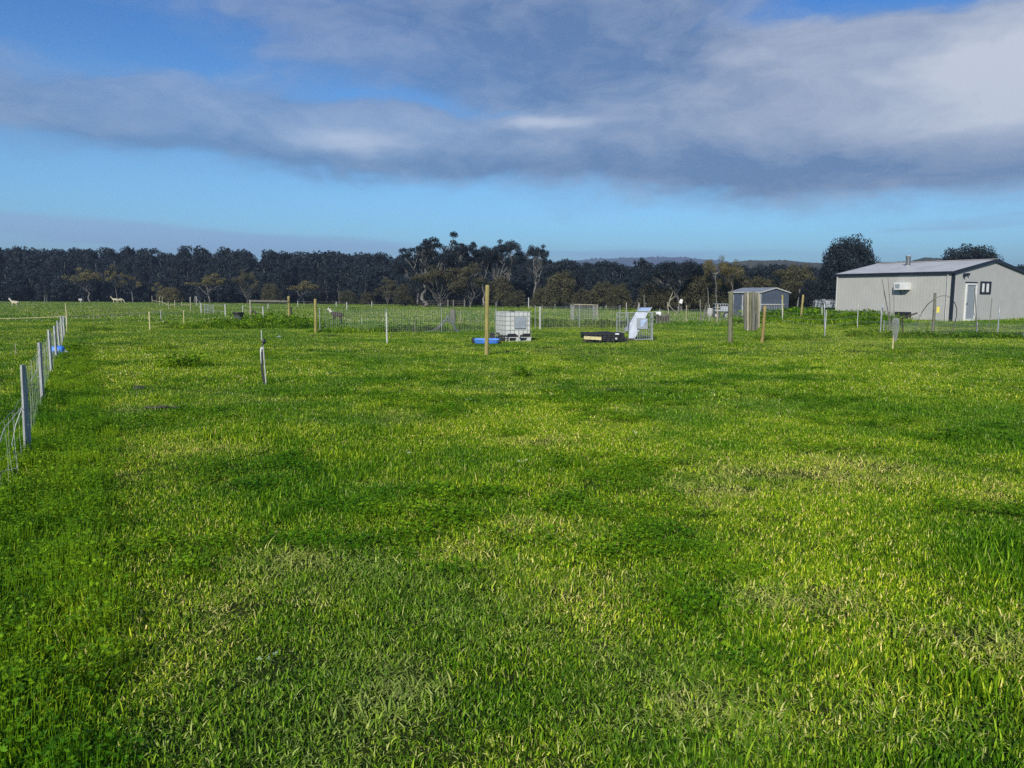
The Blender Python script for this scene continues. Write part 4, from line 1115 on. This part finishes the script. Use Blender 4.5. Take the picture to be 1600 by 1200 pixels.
def blue_tub():
    p = at(760, 537); s = p.y / FPX; L = 41 * s; root = thing('blue_tub', p, 'shallow blue plastic tub with a black end on the grass by the tank', 'tub', R(4))
    b = MB()
    out = [(-L / 2, .62), (-L * .4, .72), (L * .4, .72), (L / 2, .60)]
    def ring(sc, z): return [Vector((x * sc, sy * w * .5 * sc, z)) for sy, seq in ((-1, out), (1, out[::-1])) for x, w in seq]
    R0, R1, R2, R3 = ring(.86, .02), ring(1.0, .17), ring(.93, .175), ring(.82, .06); n = 8
    vs = R0 + R1 + R2 + R3; fs = [tuple(range(8))[::-1], tuple(range(24, 32))]
    for k in range(3): fs += [(k * 8 + i, k * 8 + (i + 1) % 8, k * 8 + 8 + (i + 1) % 8, k * 8 + 8 + i) for i in range(8)]
    b.add(vs, fs); b.build('body', M['blue'], root, .012)
    b = MB(); b.box((-L * .505, 0, .12), (.10, .60, .17)); b.build('end_panel', M['black'], root, .02)
    b = MB(); b.box((0, -.34, .155), (L * .88, .03, .02)); b.build('rim', M['plate'], root)
    p2 = at(768, 533.5); o = thing('black_fitting', p2 + Vector((.02, .35, .0)), 'small black pump fitting standing behind the blue tub', 'fitting'); b = MB(); b.box((0, 0, .16), (.18, .16, .32)); b.tube([(.05, 0, .26), (.22, 0, .30), (.42, 0, .12)], .03, 8); b.build('housing', M['black'], o, .02); b = MB(); b.tube([(.06, -.05, .26), (.13, -.05, .31)], .022, 8); b.build('hose', M['galv'], o)
    # dark feed hose and box between tub and tank
    p3 = at(786, 534); o = thing('black_crate', p3 + Vector((.0, -.05, 0)), 'low black crate squeezed between the blue tub and the tank', 'crate', R(5)); b = MB()
    for z in (.04, .12, .20):
        for y in (-.14, .14): b.box((0, y, z), (.34, .02, .05))
        for x in (-.17, .17): b.box((x, 0, z), (.02, .30, .05))
    for x in (-.17, .17):
        for y in (-.14, .14): b.box((x, y, .115), (.035, .035, .235))
    b.box((0, 0, .015), (.34, .28, .02)); b.build('body', M['black'], o)
blue_tub()

# ------------------------------------------------------------------ black crates, plank, metal ramp and cage
def plastic_pallet(root_name, p, rz, size, label, n=9):
    root = thing(root_name, p, label, 'pallet', rz, 'black pallets stacked on the grass'); W, D, H = size; b = MB()
    for k in range(n): b.box((-W / 2 + W * (k + .5) / n, 0, H - .015), (W / n * .62, D, .03))
    for y in (-D / 2 + .04, 0, D / 2 - .04): b.box((0, y, H - .05), (W, .08, .04)); b.box((0, y, .02), (W, .08, .04))
    b.build('deck', M['black'], root)
    for x in (-W / 2 + .07, 0, W / 2 - .07):
        for y in (-D / 2 + .06, 0, D / 2 - .06): b = MB(); b.box((x, y, H / 2 - .01), (.14, .12, H - .10)); b.build('foot_block', M['black'], root)
    return root
def crates():
    p = at(944, 536); s = p.y / FPX; p = p + Vector((0, .5, 0)); p.z = gh(p.x, p.y)
    plastic_pallet('plastic_pallet', p + Vector((.10, 0, 0)), R(6), (1.45, .95, .14), 'bottom black plastic pallet of the low stack beside the ramp')
    plastic_pallet('plastic_pallet', p + Vector((.0, .02, .142)), R(3), (1.5, .95, .13), 'second black plastic pallet from the ground in the low stack')
    root = thing('black_crate', p + Vector((-.02, .03, .274)), 'open black crate on top of the stacked pallets', 'crate', R(4)); b = MB(); W, D, H = 1.48, .85, .09
    for y in (-D / 2, D / 2): b.box((0, y, H / 2), (W, .025, H))
    for x in (-W / 2, W / 2): b.box((x, 0, H / 2), (.025, D - .03, H))
    b.box((0, 0, .012), (W - .04, D - .04, .02))
    for k in range(8): b.box((-W / 2 + .1 + k * .185, -D / 2 - .018, H / 2), (.03, .012, H))
    b.build('body', M['black'], root)
    b = MB(); r = np.random.default_rng(3); vs = []; fs = []; n = 14
    for j in range(9):
        for i in range(n): x = -W * .44 + W * .88 * i / (n - 1); y = -D * .42 + D * .84 * j / 8; vs.append((x, y, .04 + .07 * math.exp(-((x - .05) / .45) ** 2 - (y / .4) ** 2) + .035 * r.random()))
    for j in range(8):
        for i in range(n - 1): fs.append((j * n + i, j * n + i + 1, (j + 1) * n + i + 1, (j + 1) * n + i))
    b.add(vs, fs); b.build('crumpled_sheet', M['black'], root)
    b = MB(); b.box((W * .32, -D / 2 - .028, H * .62), (.14, .006, .05)); b.build('tag', M['rag'], root)
    q = at(924, 535); q = Vector((q.x, p.y - .60, gh(q.x, p.y - .6))); pl = thing('timber_plank', q, 'pale yellow timber plank propped against the black pallets', 'plank', R(-4)); b = MB(); b.box((0, 0, .185), (27 * s, .045, .115), Matrix.Rotation(R(2.5), 3, 'Y')); b.build('board', M['cream'], pl)
    b = MB(); b.box((-.26, .02, .065), (.05, .05, .13)); b.box((.26, .02, .06), (.05, .05, .12)); b.beam((-.40, .03, .07), (-.1, .03, .115), .03, .03); b.build('bearer', M['darkwood'], pl)
    q = at(957.5, 533); q = Vector((q.x, p.y - .53, gh(q.x, p.y - .5) + .16)); c = thing('white_disc', q, 'white round disc on the front of the black pallets', 'disc'); b = MB(); b.tube([(0, .04, 0), (0, -.02, 0)], .045, 16); b.tube([(0, -.02, 0), (0, -.03, 0)], [.045, .03], 16); b.build('disc', M['white'], c)
    q = at(984, 533); o = thing('steel_bearer', q + Vector((0, 0, 0)), 'dark bearer timbers under the foot of the metal ramp', 'bearer'); b = MB(); b.box((-.1, .1, .05), (.55, .09, .10)); b.box((.15, .35, .05), (.6, .09, .1)); b.build('timbers', M['darkwood'], o)
crates()

def ramp():
    p = at(987, 532.5); s = p.y / FPX; root = thing('metal_ramp', p, 'galvanised sheet metal ramp sloping up inside a barred frame', 'ramp')
    def w(px, py, dy=0.): r = ray(px, py); return r * ((p.y + dy) / r.y) + Vector((0, 0, CAMZ)) - p
    b = MB(); t = (0, .012, 0)
    # tapering side sheet, front sheet and lip: real folded sheets at different depths
    b.poly([w(982, 530), w(991, 530.5), w(1013, 488, .15), w(994, 487.5, .15), w(984, 506, .08)], t); b.build('chute', M['sheet'], root)
    b = MB(); b.poly([w(974.5, 517, .30), w(983, 517.5, .02), w(995, 488, .14), w(994, 487, .50)], t); b.build('side_sheet', M['galv'], root)
    b = MB(); b.poly([w(995.5, 486, .16), w(1014, 486.5, .16), w(1018, 481, .55), w(997.5, 481, .55)], (0, 0, .012)); b.build('lip', M['sheetblue'], root)
    b = MB(); b.poly([w(995, 497, -.03), w(1012, 497.5, -.03), w(1012, 514, -.03), w(995, 513.5, -.03)], t); hp = b.build('panel', M['plate'], root)
    b = MB(); b.poly([w(1001, 500, -.05), w(1011, 499, -.05), w(1010, 502, -.05), w(1007, 505, -.05), w(1005, 510.5, -.05), w(1001, 510.5, -.05)], t); b.build('patch', M['sheetblue'], hp)
    b = MB(); r = .018
    for a, c in (((990, 530.5), (1020, 530)), ((1019.5, 533), (1020, 487)), ((1012, 488.5), (1028, 487)), ((990, 533), (990.5, 526)), ((981, 489), (981, 516))): b.tube([w(*a), w(*c)], r, 6)
    for k in range(9): x = 996 + k * 2.8; b.tube([w(x, 530), w(x + .2, 513 if x < 1013 else 488)], .009, 5)
    for dy in (.55,):
        for a, c in (((963.5, 519), (963.5, 489)), ((963.5, 489), (1019, 488)), ((1018, 528), (1018, 488)), ((963.5, 518), (1018, 527))): b.tube([w(*a, dy), w(*c, dy)], .014, 6)
        for k in range(22): x = 965 + k * 2.5; b.tube([w(x, 519 + k * .35, dy), w(x, 489, dy)], .006, 4)
        for y in (495, 501, 507, 513): b.tube([w(964, y, dy), w(1018, y, dy)], .005, 4)
    b.build('cage_frame', M['galv'], root)
    b = MB(); b.tube([w(1014, 487), w(1018.5, 480)], .02, 6); b.tube([w(996, 487, .3), w(998.5, 473, .3)], .012, 6); b.tube([w(998.5, 486, .35), (w(999.5, 475, .35))], .01, 6); b.build('hook', M['white'], root)
M['sheet'] = pmat('folded_sheet', (.48, .51, .57), .42, .12, 4, metal=.25)
M['sheetblue'] = pmat('bluish_sheet', (.42, .52, .72), .42, .12, 4, metal=.15)
ramp()

def slatted_crate():
    p = at(1033, 506); s = p.y / FPX; root = thing('slatted_crate', p, 'small dark slatted crate with a white rag on one corner', 'crate', R(8)); W = 21 * s; b = MB()
    for k in range(9): b.box((-W / 2 + W * k / 8, -.3, .34), (.05, .03, .68 if k % 3 else .74))
    for k in range(6): b.box((W / 2, -.25 + k * .11, .32), (.03, .05, .62))
    for z in (.12, .55): b.box((0, -.27, z), (W, .03, .06)); b.box((0, .3, z), (W, .03, .06))
    b.build('slats', M['greywood'], root)
    b = MB(); b.box((0, .02, .26), (W * .92, .48, .46)); b.build('liner', M['black'], root, .02)
    r = np.random.default_rng(8); b = MB(); vs = []; fs = []
    for j in range(5):
        for i in range(6): vs.append((-W / 2 - .06 + i * .07, -.42 + j * .06, .76 + .07 * math.sin(i * 1.2) * math.cos(j) - (.16 if j == 0 else 0) + r.normal(0, .015)))
    for j in range(4):
        for i in range(5): fs.append((j * 6 + i, j * 6 + i + 1, j * 6 + 7 + i, j * 6 + 6 + i))
    b.add(vs, fs, True); o = b.build('white_rag', M['rag'], None); o.location = p; o.rotation_euler = (0, 0, R(8)); md = o.modifiers.new('thick', 'SOLIDIFY'); md.thickness = .03
    tag(o, 'crumpled white rag hung over the corner of the slatted crate', 'rag')
slatted_crate()

def yard_trailer():
    p = at(1126, 500); p = p + (p - Vector((0, 0, p.z))).normalized() * 3; s = p.y / FPX; root = thing('cage_trailer', p, 'grey mesh-sided farm trailer parked beside the small shed', 'trailer', R(-4)); W = 32 * s; b = MB()
    top = top_h(p, 475); bt = top_h(p, 486)
    b.box((W * .08, 0, bt + .05), (W * .84, 1.1, .10)); b.box((W * .2, -.55, (top + bt) / 2 - .05), (W * .55, .03, (top - bt) * .55)); b.build('tray', M['sheet'], root)
    b = MB()
    for z in (top, (top + bt) / 2): b.tube([(-W * .34, -.56, z), (W * .5, -.56, z)], .03, 6); b.tube([(-W * .34, .56, z), (W * .5, .56, z)], .03, 6); b.tube([(-W * .34, -.56, z), (-W * .34, .56, z)], .03, 6)
    for k in range(8): b.tube([(-W * .34 + k * W * .12, -.56, .05 if k > 3 else bt), (-W * .34 + k * W * .12, -.56, top)], .028, 6)
    b.build('cage', M['galv'], root)
    for x in (-.45, .35):
        b = MB(); b.tube([(x, -.66, .30), (x, -.48, .30)], .30, 18); wl = b.build('wheel', M['black'], root); b = MB(); b.tube([(x, -.67, .3), (x, -.65, .3)], .15, 14); b.build('rim', M['white'], wl)
    q = at(1109, 495); o = thing('white_drum', q, 'white upright drum beside the mesh-sided trailer', 'drum'); b = MB(); b.lathe([(0, 0), (.24, 0), (.27, .05), (.26, .3), (.27, .55), (.24, .72), (0, .75)], (0, 0, .05), 18); b.build('body', M['white'], o); b = MB(); b.lathe([(.25, 0), (.26, .03), (.10, .05), (0, .05)], (0, 0, .78), 14); b.build('lid', M['black'], o)
yard_trailer()

def water_tub():
    p = at(373, 509); h = top_h(p, 488); s = p.y / FPX; root = thing('feed_tub', p, 'dark round tub widening to the rim, half hidden in tall weeds', 'tub'); r = 8 * s; b = MB()
    b.lathe([(0, .02), (r * .66, 0), (r * .80, h * .55), (r * .90, h * .86), (r * 1.02, h * .87), (r * 1.04, h), (r * .96, h), (r * .86, h * .8), (0, h * .7)], (0, 0, 0), 24); b.build('body', M['tub'], root)
    b = MB(); b.lathe([(r * .97, h * .9), (r * 1.07, h * .9), (r * 1.07, h * 1.01), (r * .97, h * 1.01)], (0, 0, 0), 24); b.build('rim', M['black'], root)
    p = at(397, 507); b = MB(); h = top_h(p, 485); b.tube([(-.10, 0, -.05), (-.12, 0, h * .7), (-.05, 0, h * .96), (.06, 0, h * .9), (.14, .02, h * .5), (.16, .02, -.02)], [.07, .08, .06, .06, .07, .06], 8); o = b.build('bent_hose', M['hose'], None); o.location = p
    tag(o, 'thick black bent hose beside the left rail post', 'hose')
M['tub'] = pmat('dull_green_tub', (.10, .12, .095), .6, .2, 4)
water_tub()

# ------------------------------------------------------------------ netting pens, hoop and tree guard by the sheds
def pen(name, label, corners, h, pitch, rows, rad, m='wire'):
    g = [at(*c) for c in corners]; root = thing(name, g[0], label, 'netting'); b = MB(); netting(b, [x - g[0] for x in g], h, pitch, rows, rad, .01); b.build('mesh', M[m], root)
    for x in g:
        k = MB(); k.tube([x - g[0] + Vector((0, 0, -.05)), x - g[0] + Vector((0, 0, h + .06))], .018, 6); k.build('stake', M['galv'], root)
    return root
pen('wire_netting', 'grey wire netting strung across the paddock left of the white tank', [(500, 520), (604, 520), (690, 520), (775, 518)], 1.05, .09, 12, .0032)
pen('wire_netting', 'grey wire netting strung right of the white tank, in front of the pen', [(836, 514), (905, 513), (968, 513)], 1.15, .09, 12, .0032)
pen('wire_netting', 'low grey netting in front of the cream shed door', [(1380, 524), (1458, 524), (1526, 523.5), (1600, 523)], .62, .07, 9, .0036)
pen('wire_netting', 'grey netting around the ground left of the small shed', [(1030, 506), (1072, 505), (1120, 505), (1163, 506)], .9, .12, 8, .004)

def aviary():
    g = at(897, 508); c = at(934, 509); root = thing('netting_cage', g, 'boxy netting cage on bent pale poles behind the black pallets', 'cage'); d = c - g; h = top_h(g, 476); D = Vector((0, 3.0, 0)); b = MB()
    for a in (Vector(), D): netting(b, [a, a + d], h, .10, 14, .0035, .008)
    netting(b, [Vector(), D], h, .12, 12, .0035, .008); netting(b, [d, d + D], h, .12, 12, .0035, .008)
    for k in range(16): b.tube([d * (k / 15) + Vector((0, 0, h)), d * (k / 15) + D + Vector((0, 0, h))], .0035, 3, False)
    b.build('mesh', M['wire'], root)
    b = MB(); b.tube([d + Vector((.12, 0, -.05)), d + Vector((.06, 0, h * .25)), d + Vector((-.05, 0, h * .55)), d + Vector((-.03, 0, h + .03))], .028, 7); b.build('bent_pole', M['palewood'], root)
    for q in (Vector(), D, d + D): b = MB(); b.tube([q + Vector((0, 0, -.05)), q + Vector((0, 0, h))], .022, 6); b.build('pole', M['greywood'], root)
    b = MB()
    for a, e in ((Vector(), d), (D, d + D), (Vector(), D), (d, d + D)): b.tube([a + Vector((0, 0, h)), e + Vector((0, 0, h))], .018, 6)
    b.build('top_rail', M['palewood'], root)
aviary()

def heaped_net():
    p = at(690, 519); root = thing('heaped_netting', p, 'grey bird netting heaped and draped over a stump-like post', 'netting'); r = np.random.default_rng(21); b = MB(); s = p.y / FPX
    n, m = 44, 20; W = 52 * s; g = {}
    for j in range(m):
        for i in range(n):
            x = -W / 2 + W * i / (n - 1); y = -.5 + 1.3 * j / (m - 1)
            z = .16 + .12 * math.sin(x * 4 + y) + .30 * math.exp(-((x - W * .22) / .55) ** 2) + .45 * math.exp(-((x - W * .30) / .22) ** 2 - ((y - .3) / .25) ** 2) + r.normal(0, .035)
            g[i, j] = Vector((x, y, max(.02, z * min(1, (W / 2 - abs(x)) * 2.2))))
    for j in range(m): b.tube([g[i, j] for i in range(n)], .0040, 3, False)
    for i in range(n): b.tube([g[i, j] for j in range(m)], .0040, 3, False)
    b.build('net', M['wire'], root)
    q = at(708, 506); o = thing('old_stump', q, 'weathered squat stump showing through the grey netting', 'stump'); b = MB(); h = top_h(q, 483); b.tube([(0, 0, -.05), (.02, 0, h * .4), (-.02, 0, h * .8), (0, 0, h)], [.17, .14, .17, .12], 12); b.build('trunk', M['greywood'], o)
heaped_net()

def hoop():
    p = at(1458, 524); root = thing('wire_hoop', p, 'dark bent hoop of poly pipe around the weathered grey post', 'hoop')
    def w(px, py, dy=0.): r = ray(px, py); return r * ((p.y + dy) / r.y) + Vector((0, 0, CAMZ)) - p
    b = MB(); b.tube([w(1428, 521, -.3), w(1433, 504, -.3), w(1441, 487, -.3), w(1450, 475, -.25), w(1458, 469, -.2)], .019, 8); b.tube([w(1462, 465.5), w(1470, 462.5), w(1478, 462), w(1485, 465)], .010, 8); b.tube([w(1491, 472, .3), w(1495, 482, .3), w(1494.5, 494, .3), w(1491, 508, .3), w(1487, 519, .3)], .019, 8); b.tube([w(1485, 465), w(1491, 472, .3)], .012, 8); b.tube([w(1458, 469, -.2), w(1462, 465.5)], .014, 8); b.build('pipe', M['hose'], root)
    q = at(1526, 524); o = thing('bent_rod', q, 'thin bowed rod standing before the white door of the cream shed', 'rod'); dep = q.y
    def w2(px, py): r = ray(px, py); return r * (dep / r.y) + Vector((0, 0, CAMZ)) - q
    b = MB(); b.tube([Vector((0, 0, -.05)), w2(1526, 505), w2(1524.5, 480), w2(1523, 450)], .020, 6); b.tube([w2(1526, 505), w2(1522, 490), w2(1521, 470)], .012, 6); b.build('rod', M['greywood'], o)
    q = at(1543, 525); b = MB(); dep2 = q.y
    r0 = ray(1550, 466); e = r0 * (dep2 / r0.y) + Vector((0, 0, CAMZ)) - q; b.tube([Vector((0, 0, -.05)), e * .5 + Vector((.02, 0, 0)), e], .014, 6); o = b.build('thin_cane', M['greywood'], None); o.location = q; tag(o, 'very thin cane below the black-framed window', 'cane')
    a = at(1412, 512); o = thing('leaning_stick', a, 'dark stick propped at a slant below the air conditioner', 'stick'); da = a.y
    r0, r1 = ray(1410, 497), ray(1433, 489); b = MB(); b.tube([r0 * (da / r0.y) + Vector((0, 0, CAMZ)) - a, r1 * (da / r1.y) + Vector((0, 0, CAMZ)) - a], .035, 7); b.tube([(0, 0, -.03), r0 * (da / r0.y) + Vector((0, 0, CAMZ)) - a], .03, 7); b.build('stick', M['darkwood'], o)
    y = ray(1465.5, 484) * ((p.y + .05) / ray(1465.5, 484).y) + Vector((0, 0, CAMZ)); o = thing('yellow_notice', Vector((y.x, y.y, gh(y.x, y.y))), 'small yellow notice on a thin wire beside the weathered post', 'notice'); hz = y.z - gh(y.x, y.y); b = MB(); b.box((0, -.012, hz), (.13, .006, .26)); b.build('sheet', M['yellow'], o); b = MB(); b.tube([(0, 0, -.05), (0, 0, hz + .2)], .005, 6); b.build('wire', M['galv'], o)
hoop()

def tree_guard():
    p = at(1394.5, 550); root = thing('tree_guard', p, 'grey mesh tree guard sleeve on a short yellow stake', 'tree guard'); s = p.y / FPX
    b = MB(); b.tube([(0, 0, -.05), (.0, 0, .52)], .022, 8); b.build('stake', M['cream'], root)
    z0, z1 = top_h(p, 533), top_h(p, 497); b = MB(); r = 4.2 * s
    for k in range(20):
        a = 2 * math.pi * k / 20; pts = [Vector((math.cos(a) * r * q + .05, math.sin(a) * r * q, z)) for z, q in ((z0, .55), (z0 + (z1 - z0) * .4, .9), (z0 + (z1 - z0) * .8, 1.1), (z1, .8))]
        b.tube(pts, .006, 4, False)
    for j in range(14):
        z = z0 + (z1 - z0) * j / 13; q = np.interp(j / 13, (0, .4, .8, 1), (.55, .9, 1.1, .8)); b.tube([Vector((math.cos(a) * r * q + .05, math.sin(a) * r * q, z)) for a in np.linspace(0, 2 * math.pi, 13)], .006, 4, False)
    b.build('sleeve', M['wire'], root)
tree_guard()

def flat_stones():
    p = at(1322, 499); o = thing('tan_board', p + Vector((0, -1.2, .25)), 'tan board lying on the green mound', 'board', R(3)); b = MB(); b.box((0, 0, .12), (1.0, .35, .04), Matrix.Rotation(R(12), 3, 'X')); b.build('board', M['brownwood'], o)
flat_stones()

def fallen_sticks():
    for px, py, L, lab in ((122, 606, 28, 'dark fallen stick in the grass just right of the netting fence'), (955, 613, 34, 'dark fallen stick in the grass below the black pallets'), (258, 641, 60, 'long dark fallen branch in the grass below the left weed clump')):
        p = at(px, py); w = L * p.y / FPX; r = np.random.default_rng(px); b = MB()
        b.tube([(-w / 2 + w * k / 6, r.normal(0, .03), .045 + r.normal(0, .012)) for k in range(7)], [.012, .018, .02, .02, .018, .014, .008], 7)
        b.tube([(0, 0, .05), (w * .12, -.10, .07), (w * .2, -.16, .06)], [.012, .009, .005], 6)
        o = b.build('fallen_stick', M['darkwood'], None); o.location = p; o.rotation_euler = (0, 0, r.normal(.15, .1)); tag(o, lab, 'stick')
    for px, py, lab in ((217, 608, 'dark dung pat in the grass left of the strapped stake'), (488, 526, 'dark dung pat by the foot of the yellow round post'), (436, 527, 'grey flat stone in the grass behind the strapped stake')):
        p = at(px, py); b = MB(); b.lathe([(0, .085), (.05, .08), (.09, .06), (.12, .03), (.14, 0)], (0, 0, .0), 14); o = b.build('dung_pat' if 'dung' in lab else 'flat_stone', M['darkwood'] if 'dung' in lab else M['plate'], None); o.location = p; o.scale = (.85, .6, .75); tag(o, lab, 'dung' if 'dung' in lab else 'stone')
fallen_sticks()

def far_shelter():
    for px, w, lab in ((908, 13, 'long white shelter roof glimpsed under the far trees'), (924.5, 8, 'short white shelter roof right of the long one under the trees')):
        p = at(px, 481.5); s = p.y / FPX; z = top_h(p, 466); o = thing('field_shelter', p, lab, 'shelter'); b = MB(); b.box((0, 0, z), (w * s, 1.4, .18), Matrix.Rotation(R(8), 3, 'X')); b.build('roof', M['white'], o)
        b = MB()
        for x in (-.45, .45):
            for y in (-.5, .5): b.tube([(x * w * s, y, -.1), (x * w * s, y, z - .05)], .05, 6)
        b.build('poles', M['greywood'], o)
    p = at(126.5, 474); h = top_h(p, 467.5); o = thing('nest_box', p, 'white box on a post at the far left field edge', 'box'); b = MB(); b.tube([(0, 0, -.1), (0, 0, h - .2)], .08, 6); b.build('post', M['white'], o); b = MB(); b.box((0, 0, h - .1), (.60, .4, .32)); b.box((0, 0, h + .09), (.72, .5, .05)); b.build('body', M['white'], o)
    p = at(1060.5, 490); h = top_h(p, 470); o = thing('sign_post', p, 'pale rag-topped post at the wood edge right of the dead sapling', 'post'); b = MB(); b.tube([(0, 0, -.1), (0, 0, h)], .06, 6); b.build('post', M['greywood'], o); b = MB(); b.box((.2, 0, h - .05), (.40, .1, .45), Matrix.Rotation(R(20), 3, 'Y'), .6); b.build('rag', M['rag'], o)
far_shelter()

# ------------------------------------------------------------------ animals
def alpaca(p, rz, h, label, body, neck_mat=None, graze=False, name='alpaca'):
    """one skinned body: trunk, neck, head, four jointed legs, tail; faces +X; h is the height of the back"""
    root = thing(name, p, label, 'alpaca', rz, 'alpacas in the paddock'); k = h
    J = {}; E = []
    def j(n, x, y, z, r, par=None): J[n] = (x * k, y * k, z * k, r * k); E.append((par, n)) if par else None
    j('pelvis', -.42, 0, .80, .22); j('belly', -.12, 0, .78, .235, 'pelvis'); j('chest', .22, 0, .79, .22, 'belly'); j('breast', .38, 0, .86, .16, 'chest')
    if graze: nk = [('n1', .56, .84, .105), ('n2', .76, .52, .085), ('n3', .86, .20, .08), ('hd', .96, .10, .075), ('mz', 1.08, .03, .045)]
    else: nk = [('n1', .50, .98, .12), ('n2', .60, 1.10, .10), ('n3', .66, 1.22, .09), ('hd', .74, 1.29, .095), ('mz', .89, 1.23, .05)]
    pr = 'breast'
    for n, x, z, r in nk: j(n, x, 0, z, r, pr); pr = n
    top = nk[3]
    for s in (-1, 1): j('ear%d' % s, top[1] - .02, s * .05, top[2] + .08, .03, 'hd'); j('et%d' % s, top[1] - .03, s * .08, top[2] + .20, .016, 'ear%d' % s)
    j('t1', -.62, 0, .82, .08, 'pelvis'); j('t2', -.72, 0, .66, .05, 't1')
    for s in (-1, 1):
        j('sh%d' % s, .24, s * .11, .62, .10, 'chest'); j('kn%d' % s, .25, s * .11, .34, .055, 'sh%d' % s); j('fe%d' % s, .25, s * .11, .08, .045, 'kn%d' % s); j('ft%d' % s, .28, s * .11, .02, .05, 'fe%d' % s)
        j('hp%d' % s, -.40, s * .11, .60, .12, 'pelvis'); j('st%d' % s, -.33, s * .11, .48, .08, 'hp%d' % s); j('hk%d' % s, -.48, s * .11, .30, .05, 'st%d' % s); j('hf%d' % s, -.44, s * .11, .08, .042, 'hk%d' % s); j('hh%d' % s, -.40, s * .11, .02, .05, 'hf%d' % s)
    names = list(J); me = bpy.data.meshes.new('body'); me.from_pydata([J[n][:3] for n in names], [(names.index(a), names.index(b)) for a, b in E], []); me.materials.append(body)
    o = bpy.data.objects.new('body', me); COL.objects.link(o); o.parent = root
    o.modifiers.new('skin', 'SKIN')
    for i, n in enumerate(names): me.skin_vertices[0].data[i].radius = (J[n][3], J[n][3])
    me.skin_vertices[0].data[0].use_root = True
    sb = o.modifiers.new('smooth', 'SUBSURF'); sb.levels = sb.render_levels = 2
    if neck_mat:
        b = MB(); pts = [Vector((x * k, 0, z * k)) for n, x, z, r in nk]
        b.tube(pts + [pts[-1] + Vector((.03 * k, 0, -.01 * k))], [r * k * 1.14 for n, x, z, r in nk] + [.02 * k], 12); b.build('neck_fleece', neck_mat, root)
        for s in (-1, 1): b = MB(); b.tube([(top[1] * k - .02 * k, s * .06 * k, (top[2] + .06) * k), ((top[1] - .03) * k, s * .15 * k, (top[2] + .17) * k)], [.04 * k, .015 * k], 8); b.build('ear', neck_mat, root)
    return root
alpaca(at(526, 504), R(172), .66, 'brown alpaca with white head and neck standing in the middle field', M['brownfleece'], M['whitefleece'])
alpaca(at(23, 480), R(180), .82, 'cream alpaca walking with raised white neck in the far left field', M['fleece'], M['whitefleece'])
alpaca(at(180, 474), R(195), .98, 'cream alpaca facing left by the wood edge, with another behind', M['fleece'])
alpaca(at(188, 473.8), R(10), .92, 'cream alpaca grazing by the wood edge, rear one of the pair', M['fleece'], None, True)

# ------------------------------------------------------------------ air: thin haze between camera and the far wood and hills
def make_haze():
    b = MB(); b.box((0, 4200, 92), (15000, 9400, 190)); m = bpy.data.materials.new('haze_air'); m.use_nodes = True; nt = m.node_tree
    for n in list(nt.nodes):
        if n.type != 'OUTPUT_MATERIAL': nt.nodes.remove(n)
    v = nt.nodes.new('ShaderNodeVolumePrincipled'); v.inputs['Color'].default_value = (.60, .75, 1.0, 1); v.inputs['Density'].default_value = HAZE; v.inputs['Anisotropy'].default_value = .2
    nt.links.new(v.outputs[0], nt.nodes['Material Output'].inputs['Volume'])
    o = b.build('haze', m); tag(o, 'thin blue haze over the paddock and hills', 'haze', kind='stuff')
HAZE = 0.00037
make_haze()
